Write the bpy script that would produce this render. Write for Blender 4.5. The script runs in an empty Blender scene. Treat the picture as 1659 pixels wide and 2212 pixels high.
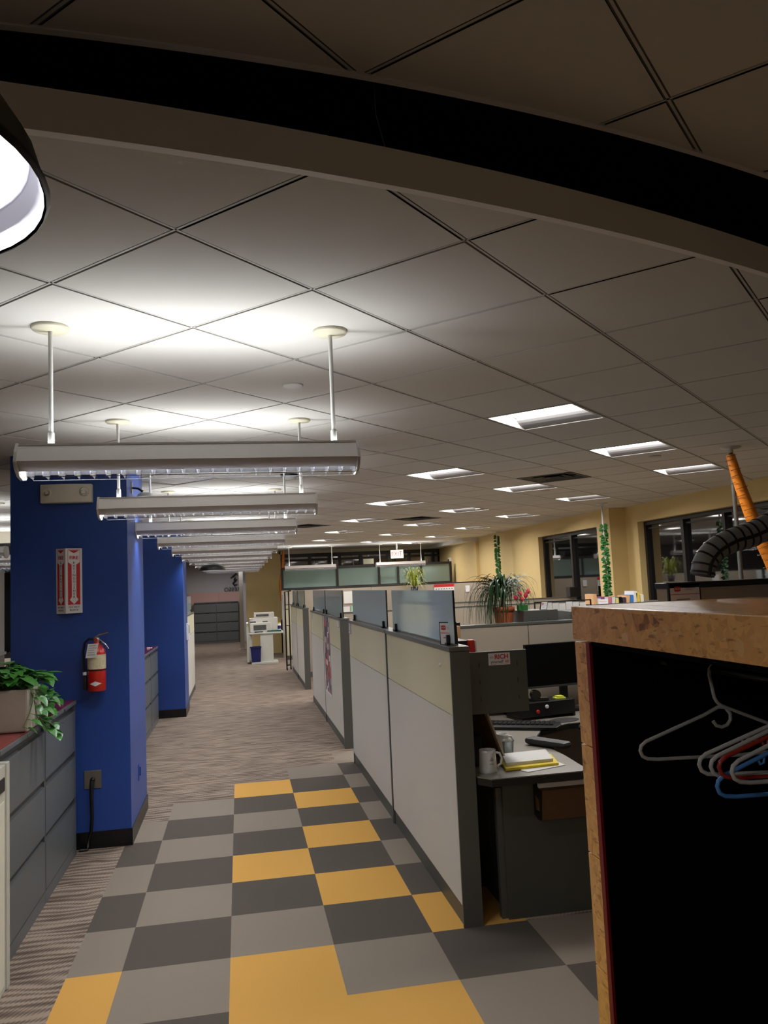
import bpy, bmesh, math, random
from mathutils import Vector, Matrix
random.seed(7)
C = bpy.context.scene.collection
# ------------------------------------------------------------------ camera, world, exposure
cd = bpy.data.cameras.new('camera'); cam = bpy.data.objects.new('camera', cd); C.objects.link(cam)
CR = Vector((0.98304145, -0.17799193, -0.04414041)); CU = Vector((0.02721943, -0.09641178, 0.99496928)); CF = Vector((0.18135216, 0.97929753, 0.08993194))
M = Matrix((CR, CU, -CF)).transposed().to_4x4(); M.translation = Vector((0.08948, -0.08655, 1.75461)); cam.matrix_world = M
cd.sensor_fit = 'HORIZONTAL'; cd.sensor_width = 36; cd.lens = 36*1720.6/1659; cd.clip_start = 0.02; cd.clip_end = 200
bpy.context.scene.camera = cam
sc = bpy.context.scene
sc.view_settings.view_transform = 'Standard'; sc.view_settings.look = 'None'
sc.view_settings.exposure = 0.55; sc.view_settings.gamma = 1; sc.view_settings.use_curve_mapping = False
w = bpy.data.worlds.new('night'); sc.world = w; w.use_nodes = True
w.node_tree.nodes['Background'].inputs[0].default_value = (0.012, 0.014, 0.02, 1); w.node_tree.nodes['Background'].inputs[1].default_value = 0.3
P_UP = 5.8; P_DOWN = 15.0; P_TROF = 15.0; TUBE = 2.0; LENS = 8.0; P_PEND = 4.0
HC = 2.7896; HN = 3.05; SP = 0.6096; OX, OY = 0.36977, 2.60854

# ------------------------------------------------------------------ materials
def lin(c):
    c /= 255.0
    return c/12.92 if c <= 0.04045 else ((c+0.055)/1.055)**2.4
def col(r, g, b): return (lin(r), lin(g), lin(b), 1)
def mat(name, rgb, rough=0.6, metal=0.0, var=0.06, scale=30, bump=0.0, bscale=200, emit=None, estr=0, spec=0.5, alpha=None, coat=0):
    m = bpy.data.materials.new(name); m.use_nodes = True; nt = m.node_tree; N = nt.nodes; L = nt.links
    b = N['Principled BSDF']; c = col(*rgb)
    b.inputs['Roughness'].default_value = rough; b.inputs['Metallic'].default_value = metal
    b.inputs['Specular IOR Level'].default_value = spec; b.inputs['Coat Weight'].default_value = coat
    tc = N.new('ShaderNodeTexCoord'); nz = N.new('ShaderNodeTexNoise'); nz.inputs['Scale'].default_value = scale; nz.inputs['Detail'].default_value = 3
    L.new(tc.outputs['Object'], nz.inputs['Vector'])
    mx = N.new('ShaderNodeMix'); mx.data_type = 'RGBA'
    mx.inputs[6].default_value = tuple(x*(1-var) for x in c[:3])+(1,); mx.inputs[7].default_value = tuple(min(1, x*(1+var)) for x in c[:3])+(1,)
    L.new(nz.outputs['Fac'], mx.inputs[0]); L.new(mx.outputs[2], b.inputs['Base Color'])
    if bump:
        n2 = N.new('ShaderNodeTexNoise'); n2.inputs['Scale'].default_value = bscale; L.new(tc.outputs['Object'], n2.inputs['Vector'])
        bp = N.new('ShaderNodeBump'); bp.inputs['Strength'].default_value = bump; bp.inputs['Distance'].default_value = 0.002
        L.new(n2.outputs['Fac'], bp.inputs['Height']); L.new(bp.outputs[0], b.inputs['Normal'])
    if emit: b.inputs['Emission Color'].default_value = col(*emit); b.inputs['Emission Strength'].default_value = estr
    if alpha is not None: b.inputs['Alpha'].default_value = alpha
    return m
white_paint = mat('white_paint', (205, 203, 198), 0.45); off_white = mat('off_white_plastic', (228, 222, 204), 0.4)
beige_disc = mat('beige_plastic', (212, 206, 182), 0.5)
fixture_white = mat('fixture_white', (226, 222, 218), 0.4, var=0.03); fixture_shaded = mat('fixture_white_shaded', (176, 168, 162), 0.45, var=0.03)  # darker tone: same white paint, lower-skin shade put into the colour
louver_metal = mat('louver_metal', (176, 176, 182), 0.2, 0.95, 0.02)
tube_glow = mat('tube_glow', (255, 255, 255), 0.5, emit=(250, 252, 255), estr=TUBE)
trof_glow = mat('troffer_lens_glow', (255, 255, 255), 0.5, emit=(255, 252, 250), estr=LENS)
trof_body = mat('troffer_reflector', (132, 130, 130), 0.35, var=0.02)
blue_wall = mat('blue_wall_paint', (40, 74, 152), 0.42, var=0.05, scale=60, bump=0.15, bscale=300)
blue_side = mat('blue_wall_paint_side', (30, 62, 150), 0.5, var=0.05, scale=60, bump=0.15, bscale=300)
black_base = mat('black_rubber_base', (14, 14, 15), 0.35)
yellow_wall = mat('yellow_wall_paint', (214, 188, 130), 0.6, var=0.04, scale=8, bump=0.1)
wall_grey = mat('lavender_grey_wall', (176, 172, 176), 0.6, var=0.03, scale=5)
wall_beige = mat('beige_wall_paint', (190, 180, 160), 0.6)
ceil_m = mat('ceiling_tile', (208, 204, 198), 0.85, var=0.03, scale=220, bump=0.12, bscale=350)
ceil_near = mat('near_ceiling_tile', (206, 200, 188), 0.85, var=0.04, scale=220, bump=0.12, bscale=350)
groove_m = mat('ceiling_reveal_shade', (112, 106, 100), 0.8); tbar_m = mat('ceiling_tbar', (190, 186, 180), 0.5)
fascia_m = mat('ceiling_fascia_metal', (232, 228, 224), 0.5, var=0.02, scale=3); slab_m = mat('plenum_unlit_black', (6, 6, 7), 0.9)
grey_cab = mat('grey_cabinet_metal', (98, 102, 104), 0.38, 0.15, 0.04, scale=12); grey_cab_dark = mat('grey_cabinet_recess', (52, 54, 55), 0.5)
far_cab = mat('charcoal_cabinet_metal', (96, 98, 98), 0.4, 0.1, 0.04)
red_top = mat('red_laminate', (150, 22, 34), 0.16, var=0.12, scale=6, spec=0.7, coat=0.4)
frame_m = mat('grey_panel_frame', (84, 84, 80), 0.45, 0.1, 0.04); cap_m = mat('grey_top_cap', (96, 97, 92), 0.3, 0.2, 0.03); seam_m = mat('dark_seam', (30, 30, 30), 0.6)
fab_hi = mat('cream_fabric', (208, 200, 170), 0.9, var=0.07, scale=140, bump=0.25, bscale=500)
fab_lo = mat('grey_beige_fabric', (204, 198, 188), 0.9, var=0.06, scale=140, bump=0.25, bscale=500)
fab_tan = mat('tan_fabric', (164, 152, 136), 0.9, var=0.07, scale=140, bump=0.25, bscale=500)
pink_m = mat('pink_fabric', (196, 158, 148), 0.85, var=0.04)
black_pl = mat('black_plastic', (16, 16, 17), 0.4); black_gl = mat('black_screen_glass', (6, 6, 7), 0.5, spec=0.15); dark_frame = mat('dark_bronze_frame', (42, 38, 37), 0.4, 0.3)
felt = mat('black_lining', (7, 8, 9), 0.95, var=0.2, scale=90, spec=0.05); red_edge = mat('dark_red_edge', (128, 14, 22), 0.5)
chrome = mat('chrome', (200, 200, 200), 0.15, 1.0); steel = mat('brushed_steel', (160, 155, 145), 0.35, 0.9)
red_pt = mat('red_enamel', (206, 34, 24), 0.28, coat=0.5); sign_white = mat('white_sign_plastic', (226, 224, 226), 0.35, var=0.02); sign_red = mat('red_print', (190, 30, 36), 0.5); ink = mat('black_print', (22, 20, 22), 0.6)
paper = mat('white_paper', (222, 220, 216), 0.8, var=0.02); grey_ink = mat('grey_print', (130, 128, 130), 0.7)
yel_pap = mat('yellow_folder', (226, 200, 50), 0.7); terracotta = mat('terracotta', (186, 96, 58), 0.6, var=0.1, scale=15)
leaf_m = mat('pothos_leaf', (62, 122, 46), 0.35, var=0.45, scale=22); leaf_d = mat('strap_leaf_green', (44, 72, 38), 0.4, var=0.5, scale=9); leaf_y = mat('yellow_green_leaf', (150, 160, 60), 0.45, var=0.45, scale=12)
vine_m = mat('green_garland', (44, 104, 44), 0.5, var=0.3, scale=20); stem_m = mat('green_stem', (86, 110, 58), 0.5); soil = mat('soil', (46, 36, 26), 0.95, var=0.3, scale=90)
desk_m = mat('grey_desk_laminate', (132, 126, 116), 0.4, var=0.05, scale=80); desk_edge = mat('black_desk_edge', (20, 20, 20), 0.5); dpanel = mat('dark_grey_desk_panel', (70, 72, 66), 0.5)
mug_m = mat('white_glazed_mug', (216, 214, 212), 0.2, var=0.01, coat=0.5); brown_leather = mat('brown_leather', (92, 60, 30), 0.6, var=0.2, scale=40)
hang_w = mat('white_hanger_plastic', (196, 190, 182), 0.3); hang_r = mat('red_brown_hanger_plastic', (166, 50, 30), 0.3); hang_b = mat('blue_hanger_plastic', (88, 148, 214), 0.3)
foam = mat('grey_foam', (150, 152, 154), 0.7, var=0.05, scale=40); orange_m = mat('orange_paper_sleeve', (226, 130, 30), 0.4, var=0.2, scale=18)
tulip_m = mat('pink_tulip', (222, 44, 84), 0.5); green_box = mat('green_box', (40, 110, 46), 0.5); blue_bin = mat('blue_bin_plastic', (18, 30, 96), 0.45)
beige_frame = mat('pale_wood_frame', (176, 160, 136), 0.5); chair_m = mat('black_chair_fabric', (20, 20, 21), 0.8); arm_m = mat('grey_black_arm', (58, 58, 58), 0.5)
near_box = mat('pale_grey_steel', (196, 194, 180), 0.4); desk_white = mat('pale_grey_laminate', (196, 196, 186), 0.45); printer_m = mat('printer_plastic', (206, 202, 194), 0.4)
peach = mat('peach_folder', (220, 170, 120), 0.7); teal_m = mat('teal_plastic', (40, 90, 80), 0.5)

def tile_mat(name, rgb):
    return mat(name, rgb, 0.95, var=0.14, scale=260, bump=0.3, bscale=700, spec=0.1)
t_light = tile_mat('light_grey_carpet', (129, 118, 106)); t_dark = tile_mat('dark_grey_carpet', (83, 76, 70)); t_yel = tile_mat('yellow_carpet', (196, 148, 76))
def carpet_mat():
    m = bpy.data.materials.new('wavy_brown_carpet'); m.use_nodes = True; nt = m.node_tree; N = nt.nodes; L = nt.links
    b = N['Principled BSDF']; b.inputs['Roughness'].default_value = 0.95; b.inputs['Specular IOR Level'].default_value = 0.1
    tc = N.new('ShaderNodeTexCoord')
    def mapping(sx, sy, rz=0):
        mp = N.new('ShaderNodeMapping'); mp.inputs['Scale'].default_value = (sx, sy, 1); mp.inputs['Rotation'].default_value = (0, 0, rz); L.new(tc.outputs['Object'], mp.inputs[0]); return mp
    wv = N.new('ShaderNodeTexWave'); wv.bands_direction = 'Y'; wv.inputs['Scale'].default_value = 5.5; wv.inputs['Distortion'].default_value = 7.0
    wv.inputs['Detail'].default_value = 1; wv.inputs['Detail Scale'].default_value = 0.9; L.new(mapping(0.55, 1).outputs[0], wv.inputs[0])
    w2 = N.new('ShaderNodeTexWave'); w2.bands_direction = 'X'; w2.inputs['Scale'].default_value = 17; w2.inputs['Distortion'].default_value = 2; L.new(mapping(1, 1, 0.5).outputs[0], w2.inputs[0])
    nz = N.new('ShaderNodeTexNoise'); nz.inputs['Scale'].default_value = 5; nz.inputs['Detail'].default_value = 2; L.new(mapping(0.7, 2.2).outputs[0], nz.inputs[0])
    a = N.new('ShaderNodeMath'); a.operation = 'MULTIPLY'; L.new(wv.outputs['Fac'], a.inputs[0]); a.inputs[1].default_value = 0.42
    b2 = N.new('ShaderNodeMath'); b2.operation = 'MULTIPLY_ADD'; L.new(w2.outputs['Fac'], b2.inputs[0]); b2.inputs[1].default_value = 0.25; L.new(a.outputs[0], b2.inputs[2])
    c2 = N.new('ShaderNodeMath'); c2.operation = 'MULTIPLY_ADD'; L.new(nz.outputs['Fac'], c2.inputs[0]); c2.inputs[1].default_value = 1.0; L.new(b2.outputs[0], c2.inputs[2])
    r = N.new('ShaderNodeValToRGB'); r.color_ramp.elements[0].position = 0.38; r.color_ramp.elements[0].color = col(76, 65, 56); r.color_ramp.elements[1].position = 1.05; r.color_ramp.elements[1].color = col(146, 130, 116)
    e = r.color_ramp.elements.new(0.75); e.color = col(110, 96, 86)
    L.new(c2.outputs[0], r.inputs[0]); L.new(r.outputs[0], b.inputs['Base Color'])
    bp = N.new('ShaderNodeBump'); bp.inputs['Strength'].default_value = 0.35; bp.inputs['Distance'].default_value = 0.003; L.new(c2.outputs[0], bp.inputs['Height']); L.new(bp.outputs[0], b.inputs['Normal'])
    return m
carpet = carpet_mat()
def osb_mat():
    m = bpy.data.materials.new('oriented_strand_board'); m.use_nodes = True; nt = m.node_tree; N = nt.nodes; L = nt.links
    b = N['Principled BSDF']; b.inputs['Roughness'].default_value = 0.32; b.inputs['Coat Weight'].default_value = 0.25; b.inputs['Coat Roughness'].default_value = 0.2
    tc = N.new('ShaderNodeTexCoord'); fac = None
    for k, (rot, sc_) in enumerate([((0.3, 0.5, 0.4), (1, 0.32, 0.8)), ((1.2, -0.6, 1.5), (0.4, 1, 0.9)), ((0.7, 1.4, 2.4), (0.9, 0.5, 0.35))]):
        mp = N.new('ShaderNodeMapping'); mp.inputs['Rotation'].default_value = rot; mp.inputs['Scale'].default_value = sc_; L.new(tc.outputs['Object'], mp.inputs[0])
        v = N.new('ShaderNodeTexVoronoi'); v.inputs['Scale'].default_value = 32+k*8; v.inputs['Randomness'].default_value = 1; L.new(mp.outputs[0], v.inputs['Vector'])
        s = N.new('ShaderNodeSeparateColor'); L.new(v.outputs['Color'], s.inputs[0])
        if fac is None: fac = s.outputs[0]
        else:
            mm = N.new('ShaderNodeMath'); mm.operation = 'ADD'; L.new(fac, mm.inputs[0]); L.new(s.outputs[0], mm.inputs[1]); fac = mm.outputs[0]
    r = N.new('ShaderNodeValToRGB'); r.color_ramp.elements[0].position = 0.0; r.color_ramp.elements[0].color = col(128, 68, 24)
    r.color_ramp.elements[1].position = 1.0; r.color_ramp.elements[1].color = col(255, 214, 146)
    for p, c in ((0.25, col(214, 148, 72)), (0.5, col(246, 184, 102)), (0.75, col(226, 158, 80))): r.color_ramp.elements.new(p).color = c
    dv = N.new('ShaderNodeMath'); dv.operation = 'DIVIDE'; L.new(fac, dv.inputs[0]); dv.inputs[1].default_value = 3.0; L.new(dv.outputs[0], r.inputs[0])
    mp = N.new('ShaderNodeMapping'); mp.inputs['Rotation'].default_value = (0.6, 0.8, 0.9); mp.inputs['Scale'].default_value = (1, 0.25, 1); L.new(tc.outputs['Object'], mp.inputs[0])
    nz = N.new('ShaderNodeTexNoise'); nz.inputs['Scale'].default_value = 75; nz.inputs['Detail'].default_value = 2; L.new(mp.outputs[0], nz.inputs['Vector'])
    r2 = N.new('ShaderNodeValToRGB'); r2.color_ramp.elements[0].position = 0.62; r2.color_ramp.elements[0].color = (1, 1, 1, 1); r2.color_ramp.elements[1].position = 0.70; r2.color_ramp.elements[1].color = (0.5, 0.4, 0.32, 1)
    L.new(nz.outputs['Fac'], r2.inputs[0])
    mx = N.new('ShaderNodeMix'); mx.data_type = 'RGBA'; mx.blend_type = 'MULTIPLY'; mx.inputs[0].default_value = 1; L.new(r.outputs[0], mx.inputs[6]); L.new(r2.outputs[0], mx.inputs[7]); L.new(mx.outputs[2], b.inputs['Base Color'])
    bp = N.new('ShaderNodeBump'); bp.inputs['Strength'].default_value = 0.35; bp.inputs['Distance'].default_value = 0.0015; L.new(dv.outputs[0], bp.inputs['Height']); L.new(bp.outputs[0], b.inputs['Normal'])
    return m
osb = osb_mat()
def glass_mat(name, rgb, alpha, rough, gl=0.12):
    m = bpy.data.materials.new(name); m.use_nodes = True; nt = m.node_tree; N = nt.nodes; L = nt.links
    for n in list(N): N.remove(n)
    out = N.new('ShaderNodeOutputMaterial'); tr = N.new('ShaderNodeBsdfTransparent'); tr.inputs[0].default_value = (0.9, 0.95, 0.95, 1)
    df = N.new('ShaderNodeBsdfDiffuse'); df.inputs[0].default_value = col(*rgb); gs = N.new('ShaderNodeBsdfGlossy'); gs.inputs['Roughness'].default_value = rough
    gs.inputs[0].default_value = (0.8, 0.86, 0.88, 1); fr = N.new('ShaderNodeFresnel'); fr.inputs[0].default_value = 1.22
    ad = N.new('ShaderNodeMath'); ad.operation = 'ADD'; ad.use_clamp = True; ad.inputs[1].default_value = gl; L.new(fr.outputs[0], ad.inputs[0])
    m1 = N.new('ShaderNodeMixShader'); m1.inputs[0].default_value = alpha; L.new(tr.outputs[0], m1.inputs[1]); L.new(df.outputs[0], m1.inputs[2])
    m2 = N.new('ShaderNodeMixShader'); L.new(ad.outputs[0], m2.inputs[0]); L.new(m1.outputs[0], m2.inputs[1]); L.new(gs.outputs[0], m2.inputs[2]); L.new(m2.outputs[0], out.inputs[0])
    return m
screen_gl = glass_mat('pale_cyan_screen_glass', (222, 240, 240), 0.8, 0.05, 0.04); transom_gl = glass_mat('transom_glass', (150, 170, 160), 0.55, 0.1, 0.02)
night_gl = mat('dark_night_glass', (10, 11, 13), 0.03, var=0.05, spec=1.0); night_gl.node_tree.nodes['Principled BSDF'].inputs['IOR'].default_value = 1.9
clear_cup = glass_mat('clear_plastic', (220, 220, 220), 0.25, 0.05, 0.1)
def banner_mat():
    m = bpy.data.materials.new('photo_collage'); m.use_nodes = True; nt = m.node_tree; N = nt.nodes; L = nt.links; b = N['Principled BSDF']; b.inputs['Roughness'].default_value = 0.5
    tc = N.new('ShaderNodeTexCoord'); mp = N.new('ShaderNodeMapping'); mp.inputs['Scale'].default_value = (1, 7, 11); L.new(tc.outputs['Object'], mp.inputs[0])
    v = N.new('ShaderNodeTexVoronoi'); v.distance = 'CHEBYCHEV'; v.inputs['Randomness'].default_value = 0.35; v.inputs['Scale'].default_value = 1.3; L.new(mp.outputs[0], v.inputs['Vector'])
    s = N.new('ShaderNodeSeparateColor'); L.new(v.outputs['Color'], s.inputs[0]); r = N.new('ShaderNodeValToRGB'); r.color_ramp.interpolation = 'CONSTANT'
    r.color_ramp.elements[0].color = col(70, 50, 78); r.color_ramp.elements[1].position = 0.85; r.color_ramp.elements[1].color = col(210, 200, 196)
    for p, c in ((0.25, col(150, 110, 110)), (0.45, col(190, 50, 50)), (0.6, col(110, 100, 130)), (0.72, col(60, 44, 50))): r.color_ramp.elements.new(p).color = c
    n2 = N.new('ShaderNodeTexNoise'); n2.inputs['Scale'].default_value = 45; L.new(tc.outputs['Object'], n2.inputs['Vector'])
    L.new(s.outputs[0], r.inputs[0]); mx = N.new('ShaderNodeMix'); mx.data_type = 'RGBA'; mx.blend_type = 'OVERLAY'; mx.inputs[0].default_value = 0.8
    L.new(r.outputs[0], mx.inputs[6]); L.new(n2.outputs['Fac'], mx.inputs[7]); L.new(mx.outputs[2], b.inputs['Base Color']); return m
banner_m = banner_mat()

# ------------------------------------------------------------------ mesh helpers
class MB:
    def __init__(s): s.v = []; s.f = []; s.m = []; s.sm = []
    def add(s, vs, fs, mi=0, smooth=False, T=None):
        o = len(s.v); s.v += [tuple(T @ Vector(p)) if T else tuple(p) for p in vs]
        for f in fs: s.f.append([i+o for i in f]); s.m.append(mi); s.sm.append(smooth)
        return s
    def box(s, x0, x1, y0, y1, z0, z1, mi=0, T=None):
        v = [(x0,y0,z0),(x1,y0,z0),(x1,y1,z0),(x0,y1,z0),(x0,y0,z1),(x1,y0,z1),(x1,y1,z1),(x0,y1,z1)]
        return s.add(v, [(0,3,2,1),(4,5,6,7),(0,1,5,4),(1,2,6,5),(2,3,7,6),(3,0,4,7)], mi, False, T)
    def prism(s, pts, z0, z1, mi=0, T=None):
        n = len(pts); v = [(x,y,z0) for x,y in pts]+[(x,y,z1) for x,y in pts]
        return s.add(v, [tuple(range(n-1,-1,-1)), tuple(range(n,2*n))]+[(i,(i+1)%n,(i+1)%n+n,i+n) for i in range(n)], mi, False, T)
    def lathe(s, prof, c=(0,0,0), n=24, mi=0, T=None, caps=True, smooth=True):
        v = []; f = []
        for r, z in prof:
            for k in range(n): a = 2*math.pi*k/n; v.append((c[0]+r*math.cos(a), c[1]+r*math.sin(a), c[2]+z))
        for i in range(len(prof)-1):
            for k in range(n): f.append((i*n+k, i*n+(k+1)%n, (i+1)*n+(k+1)%n, (i+1)*n+k))
        s.add(v, f, mi, smooth, T)
        if caps:
            if prof[0][0] > 1e-5: s.add(v[:n], [tuple(range(n-1,-1,-1))], mi, False, T)
            if prof[-1][0] > 1e-5: s.add(v[-n:], [tuple(range(n))], mi, False, T)
        return s
    def tube(s, pts, r, n=8, mi=0, closed=False, T=None, caps=True):
        pts = [Vector(p) for p in pts]; m = len(pts); R = r if isinstance(r, (list, tuple)) else [r]*m
        v = []; f = []; prev = None
        for i, p in enumerate(pts):
            if closed: t = (pts[(i+1)%m]-pts[i-1])
            else: t = pts[min(i+1,m-1)]-pts[max(i-1,0)]
            if t.length < 1e-9: t = Vector((0,0,1))
            t.normalize()
            if prev is None: a = t.orthogonal().normalized()
            else:
                a = prev - t*prev.dot(t)
                a = a.normalized() if a.length > 1e-6 else t.orthogonal().normalized()
            prev = a; b = t.cross(a)
            for k in range(n):
                an = 2*math.pi*k/n; q = p+(a*math.cos(an)+b*math.sin(an))*R[i]; v.append(tuple(q))
        for i in range(m if closed else m-1):
            j = (i+1)%m
            for k in range(n): f.append((i*n+k, i*n+(k+1)%n, j*n+(k+1)%n, j*n+k))
        s.add(v, f, mi, True, T)
        if caps and not closed: s.add(v[:n], [tuple(range(n-1,-1,-1))], mi, False, T); s.add(v[-n:], [tuple(range(n))], mi, False, T)
        return s
    def build(s, name, mats, parent=None, bevel=0):
        me = bpy.data.meshes.new(name); me.from_pydata(s.v, [], s.f)
        for m in (mats if isinstance(mats, (list, tuple)) else [mats]): me.materials.append(m)
        for p, mi, sm in zip(me.polygons, s.m, s.sm): p.material_index = mi; p.use_smooth = sm
        me.update(); o = bpy.data.objects.new(name, me); C.objects.link(o)
        if parent: o.parent = parent; o.matrix_parent_inverse = Matrix.Identity(4)
        if bevel:
            b = o.modifiers.new('bevel', 'BEVEL'); b.width = bevel; b.segments = 2; b.limit_method = 'ANGLE'
        return o
def pivot(o):
    # give a single-mesh thing or a whole family an origin at its base
    pass
def thing(name, label, cat, loc=(0,0,0), group=None, rz=0):
    o = bpy.data.objects.new(name, None); o.empty_display_size = 0.05; C.objects.link(o); o.location = loc; o.rotation_euler = (0,0,rz)
    o['label'] = label; o['category'] = cat
    if group: o['group'] = group
    return o
def tag(o, label, cat, group=None):
    o['label'] = label; o['category'] = cat
    if group: o['group'] = group
    return o
def struct(o): o['kind'] = 'structure'; return o
def dup(root, loc, label, group=None, rz=None):
    r = root.copy(); C.objects.link(r); r.location = loc; r['label'] = label
    if rz is not None: r.rotation_euler = (0,0,rz)
    if group: r['group'] = group
    for ch in list(root.children):
        c = ch.copy(); C.objects.link(c); c.parent = r
        for g in ch.children: d = g.copy(); C.objects.link(d); d.parent = c
    return r
def text(s, size, mtl, parent, T, align='CENTER', name='lettering', ext=0.0006, bold=0.0, xs=1.0):
    cu = bpy.data.curves.new(name, 'FONT'); cu.body = s; cu.size = size; cu.extrude = ext; cu.align_x = align; cu.align_y = 'CENTER'; cu.offset = bold; cu.resolution_u = 3
    t = bpy.data.objects.new(name, cu); C.objects.link(t); bpy.context.view_layer.update()
    me = bpy.data.meshes.new_from_object(t.evaluated_get(bpy.context.evaluated_depsgraph_get())); bpy.data.objects.remove(t)
    me.transform(T @ Matrix.Diagonal((xs, 1, 1, 1))); me.materials.clear(); me.materials.append(mtl)
    o = bpy.data.objects.new(name, me); C.objects.link(o)
    if parent: o.parent = parent
    return o
def frame_T(origin, u, v):
    u = Vector(u).normalized(); v = Vector(v).normalized(); n = u.cross(v)
    m = Matrix((u, v, n)).transposed().to_4x4(); m.translation = Vector(origin); return m
def area(name, parent, loc, rot, sx, sy, power, color=(0.93, 0.97, 1.0), spread=math.pi):
    ld = bpy.data.lights.new(name, 'AREA'); ld.shape = 'RECTANGLE'; ld.size = sx; ld.size_y = sy; ld.energy = power; ld.color = color; ld.spread = spread
    o = bpy.data.objects.new(name, ld); C.objects.link(o); o.parent = parent; o.location = loc; o.rotation_euler = rot; return o

# ------------------------------------------------------------------ floor
TC = {  # column of half-metre carpet squares -> colours by row, row r spans y = 7.0-0.5r .. 7.5-0.5r
 -1: {1:'L',2:'D',3:'L',4:'D',5:'L',6:'D',7:'L',8:'D',9:'L',10:'D'},
 0: {0:'Y',1:'D',2:'L',3:'D',4:'Y',5:'D',6:'L',7:'Y',8:'Y',9:'D',10:'L'},
 1: {-1:'L',0:'D',1:'Y',2:'D',3:'Y',4:'D',5:'Y',6:'D',7:'L',8:'Y',9:'D',10:'L'},
 2: {-2:'L',-1:'D',0:'L',1:'D',2:'L',3:'D',4:'L',5:'D',6:'Y',7:'D',8:'L',9:'D',10:'L'},
 3: {7:'L',8:'D',9:'L',10:'D'}, 4: {7:'D',8:'L',9:'D',10:'L'}}
HALF = {2:'L',3:'D',4:'L',5:'D',6:'L',7:'Y',8:'Y',9:'L',10:'D'}
fl = MB(); idx = {'L':1,'D':2,'Y':3}
for ix in range(-32, 26):
    for iy in range(-16, 116):
        x = ix*0.25; y = iy*0.25; r = math.floor((7.5-(y+0.125))/0.5); c = math.floor((x+0.125)/0.5); mi = 0
        if c == -2:
            if x >= -0.751: mi = idx.get(HALF.get(r, ''), 0)
        elif c in TC: mi = idx.get(TC[c].get(r, ''), 0)
        if mi == 0 and r >= 7 and c >= 3: mi = 1+((c+r) % 2)
        if mi == 0 and r > 10 and c >= -1: mi = 1+((c+r) % 2)
        fl.add([(x,y,0),(x+.25,y,0),(x+.25,y+.25,0),(x,y+.25,0)], [(0,1,2,3)], mi)
struct(fl.build('floor', [carpet, t_light, t_dark, t_yel]))

# ------------------------------------------------------------------ ceilings
def g1(x): return 1.765+0.1*x+0.068*x*x
def g2(x): return 1.757+0.19*x+0.06*x*x
def clip(poly, fn):
    out = []
    for i in range(len(poly)):
        a, b = poly[i], poly[(i+1)%len(poly)]; fa, fb = fn(a), fn(b)
        if fa >= 0: out.append(a)
        if (fa >= 0) != (fb >= 0):
            t = fa/(fa-fb); out.append((a[0]+(b[0]-a[0])*t, a[1]+(b[1]-a[1])*t))
    return out
def clipcurve(poly, g, side):
    ys = [side*(p[1]-g(p[0])) for p in poly]
    if min(ys) > 0.15: return [poly]
    if max(ys) < -0.15: return []
    res = []; x0 = min(p[0] for p in poly); x1 = max(p[0] for p in poly); n = max(1, int((x1-x0)/0.1)+1)
    for k in range(n):
        a = x0+(x1-x0)*k/n; b = x0+(x1-x0)*(k+1)/n; ga, gb = g(a), g(b)
        q = clip(clip(poly, lambda p: p[0]-a), lambda p: b-p[0])
        if len(q) > 2: q = clip(q, lambda p: side*(p[1]-(ga+(gb-ga)*(p[0]-a)/(b-a))))
        if len(q) > 2: res.append(q)
    return res
def P(i, j, ox=OX, oy=OY): h = SP/math.sqrt(2); return (ox+h*(i+j), oy+h*(i-j))
TROF = [(4+3*m+3*n, -1-3*n, m, n) for n in range(6) for m in range(3)] + [(24, -26, 3, 0), (26, -29, 3, 1), (22, -30, 3, 2)]  # last cells: hidden lights added to brighten the corridor end
VENTS = [(9, -3), (13, -12), (14, -9)]; GRILLE = (4, -7)
holes = {(i, j) for i, j, m, n in TROF} | set(VENTS) | {GRILLE}
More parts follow.
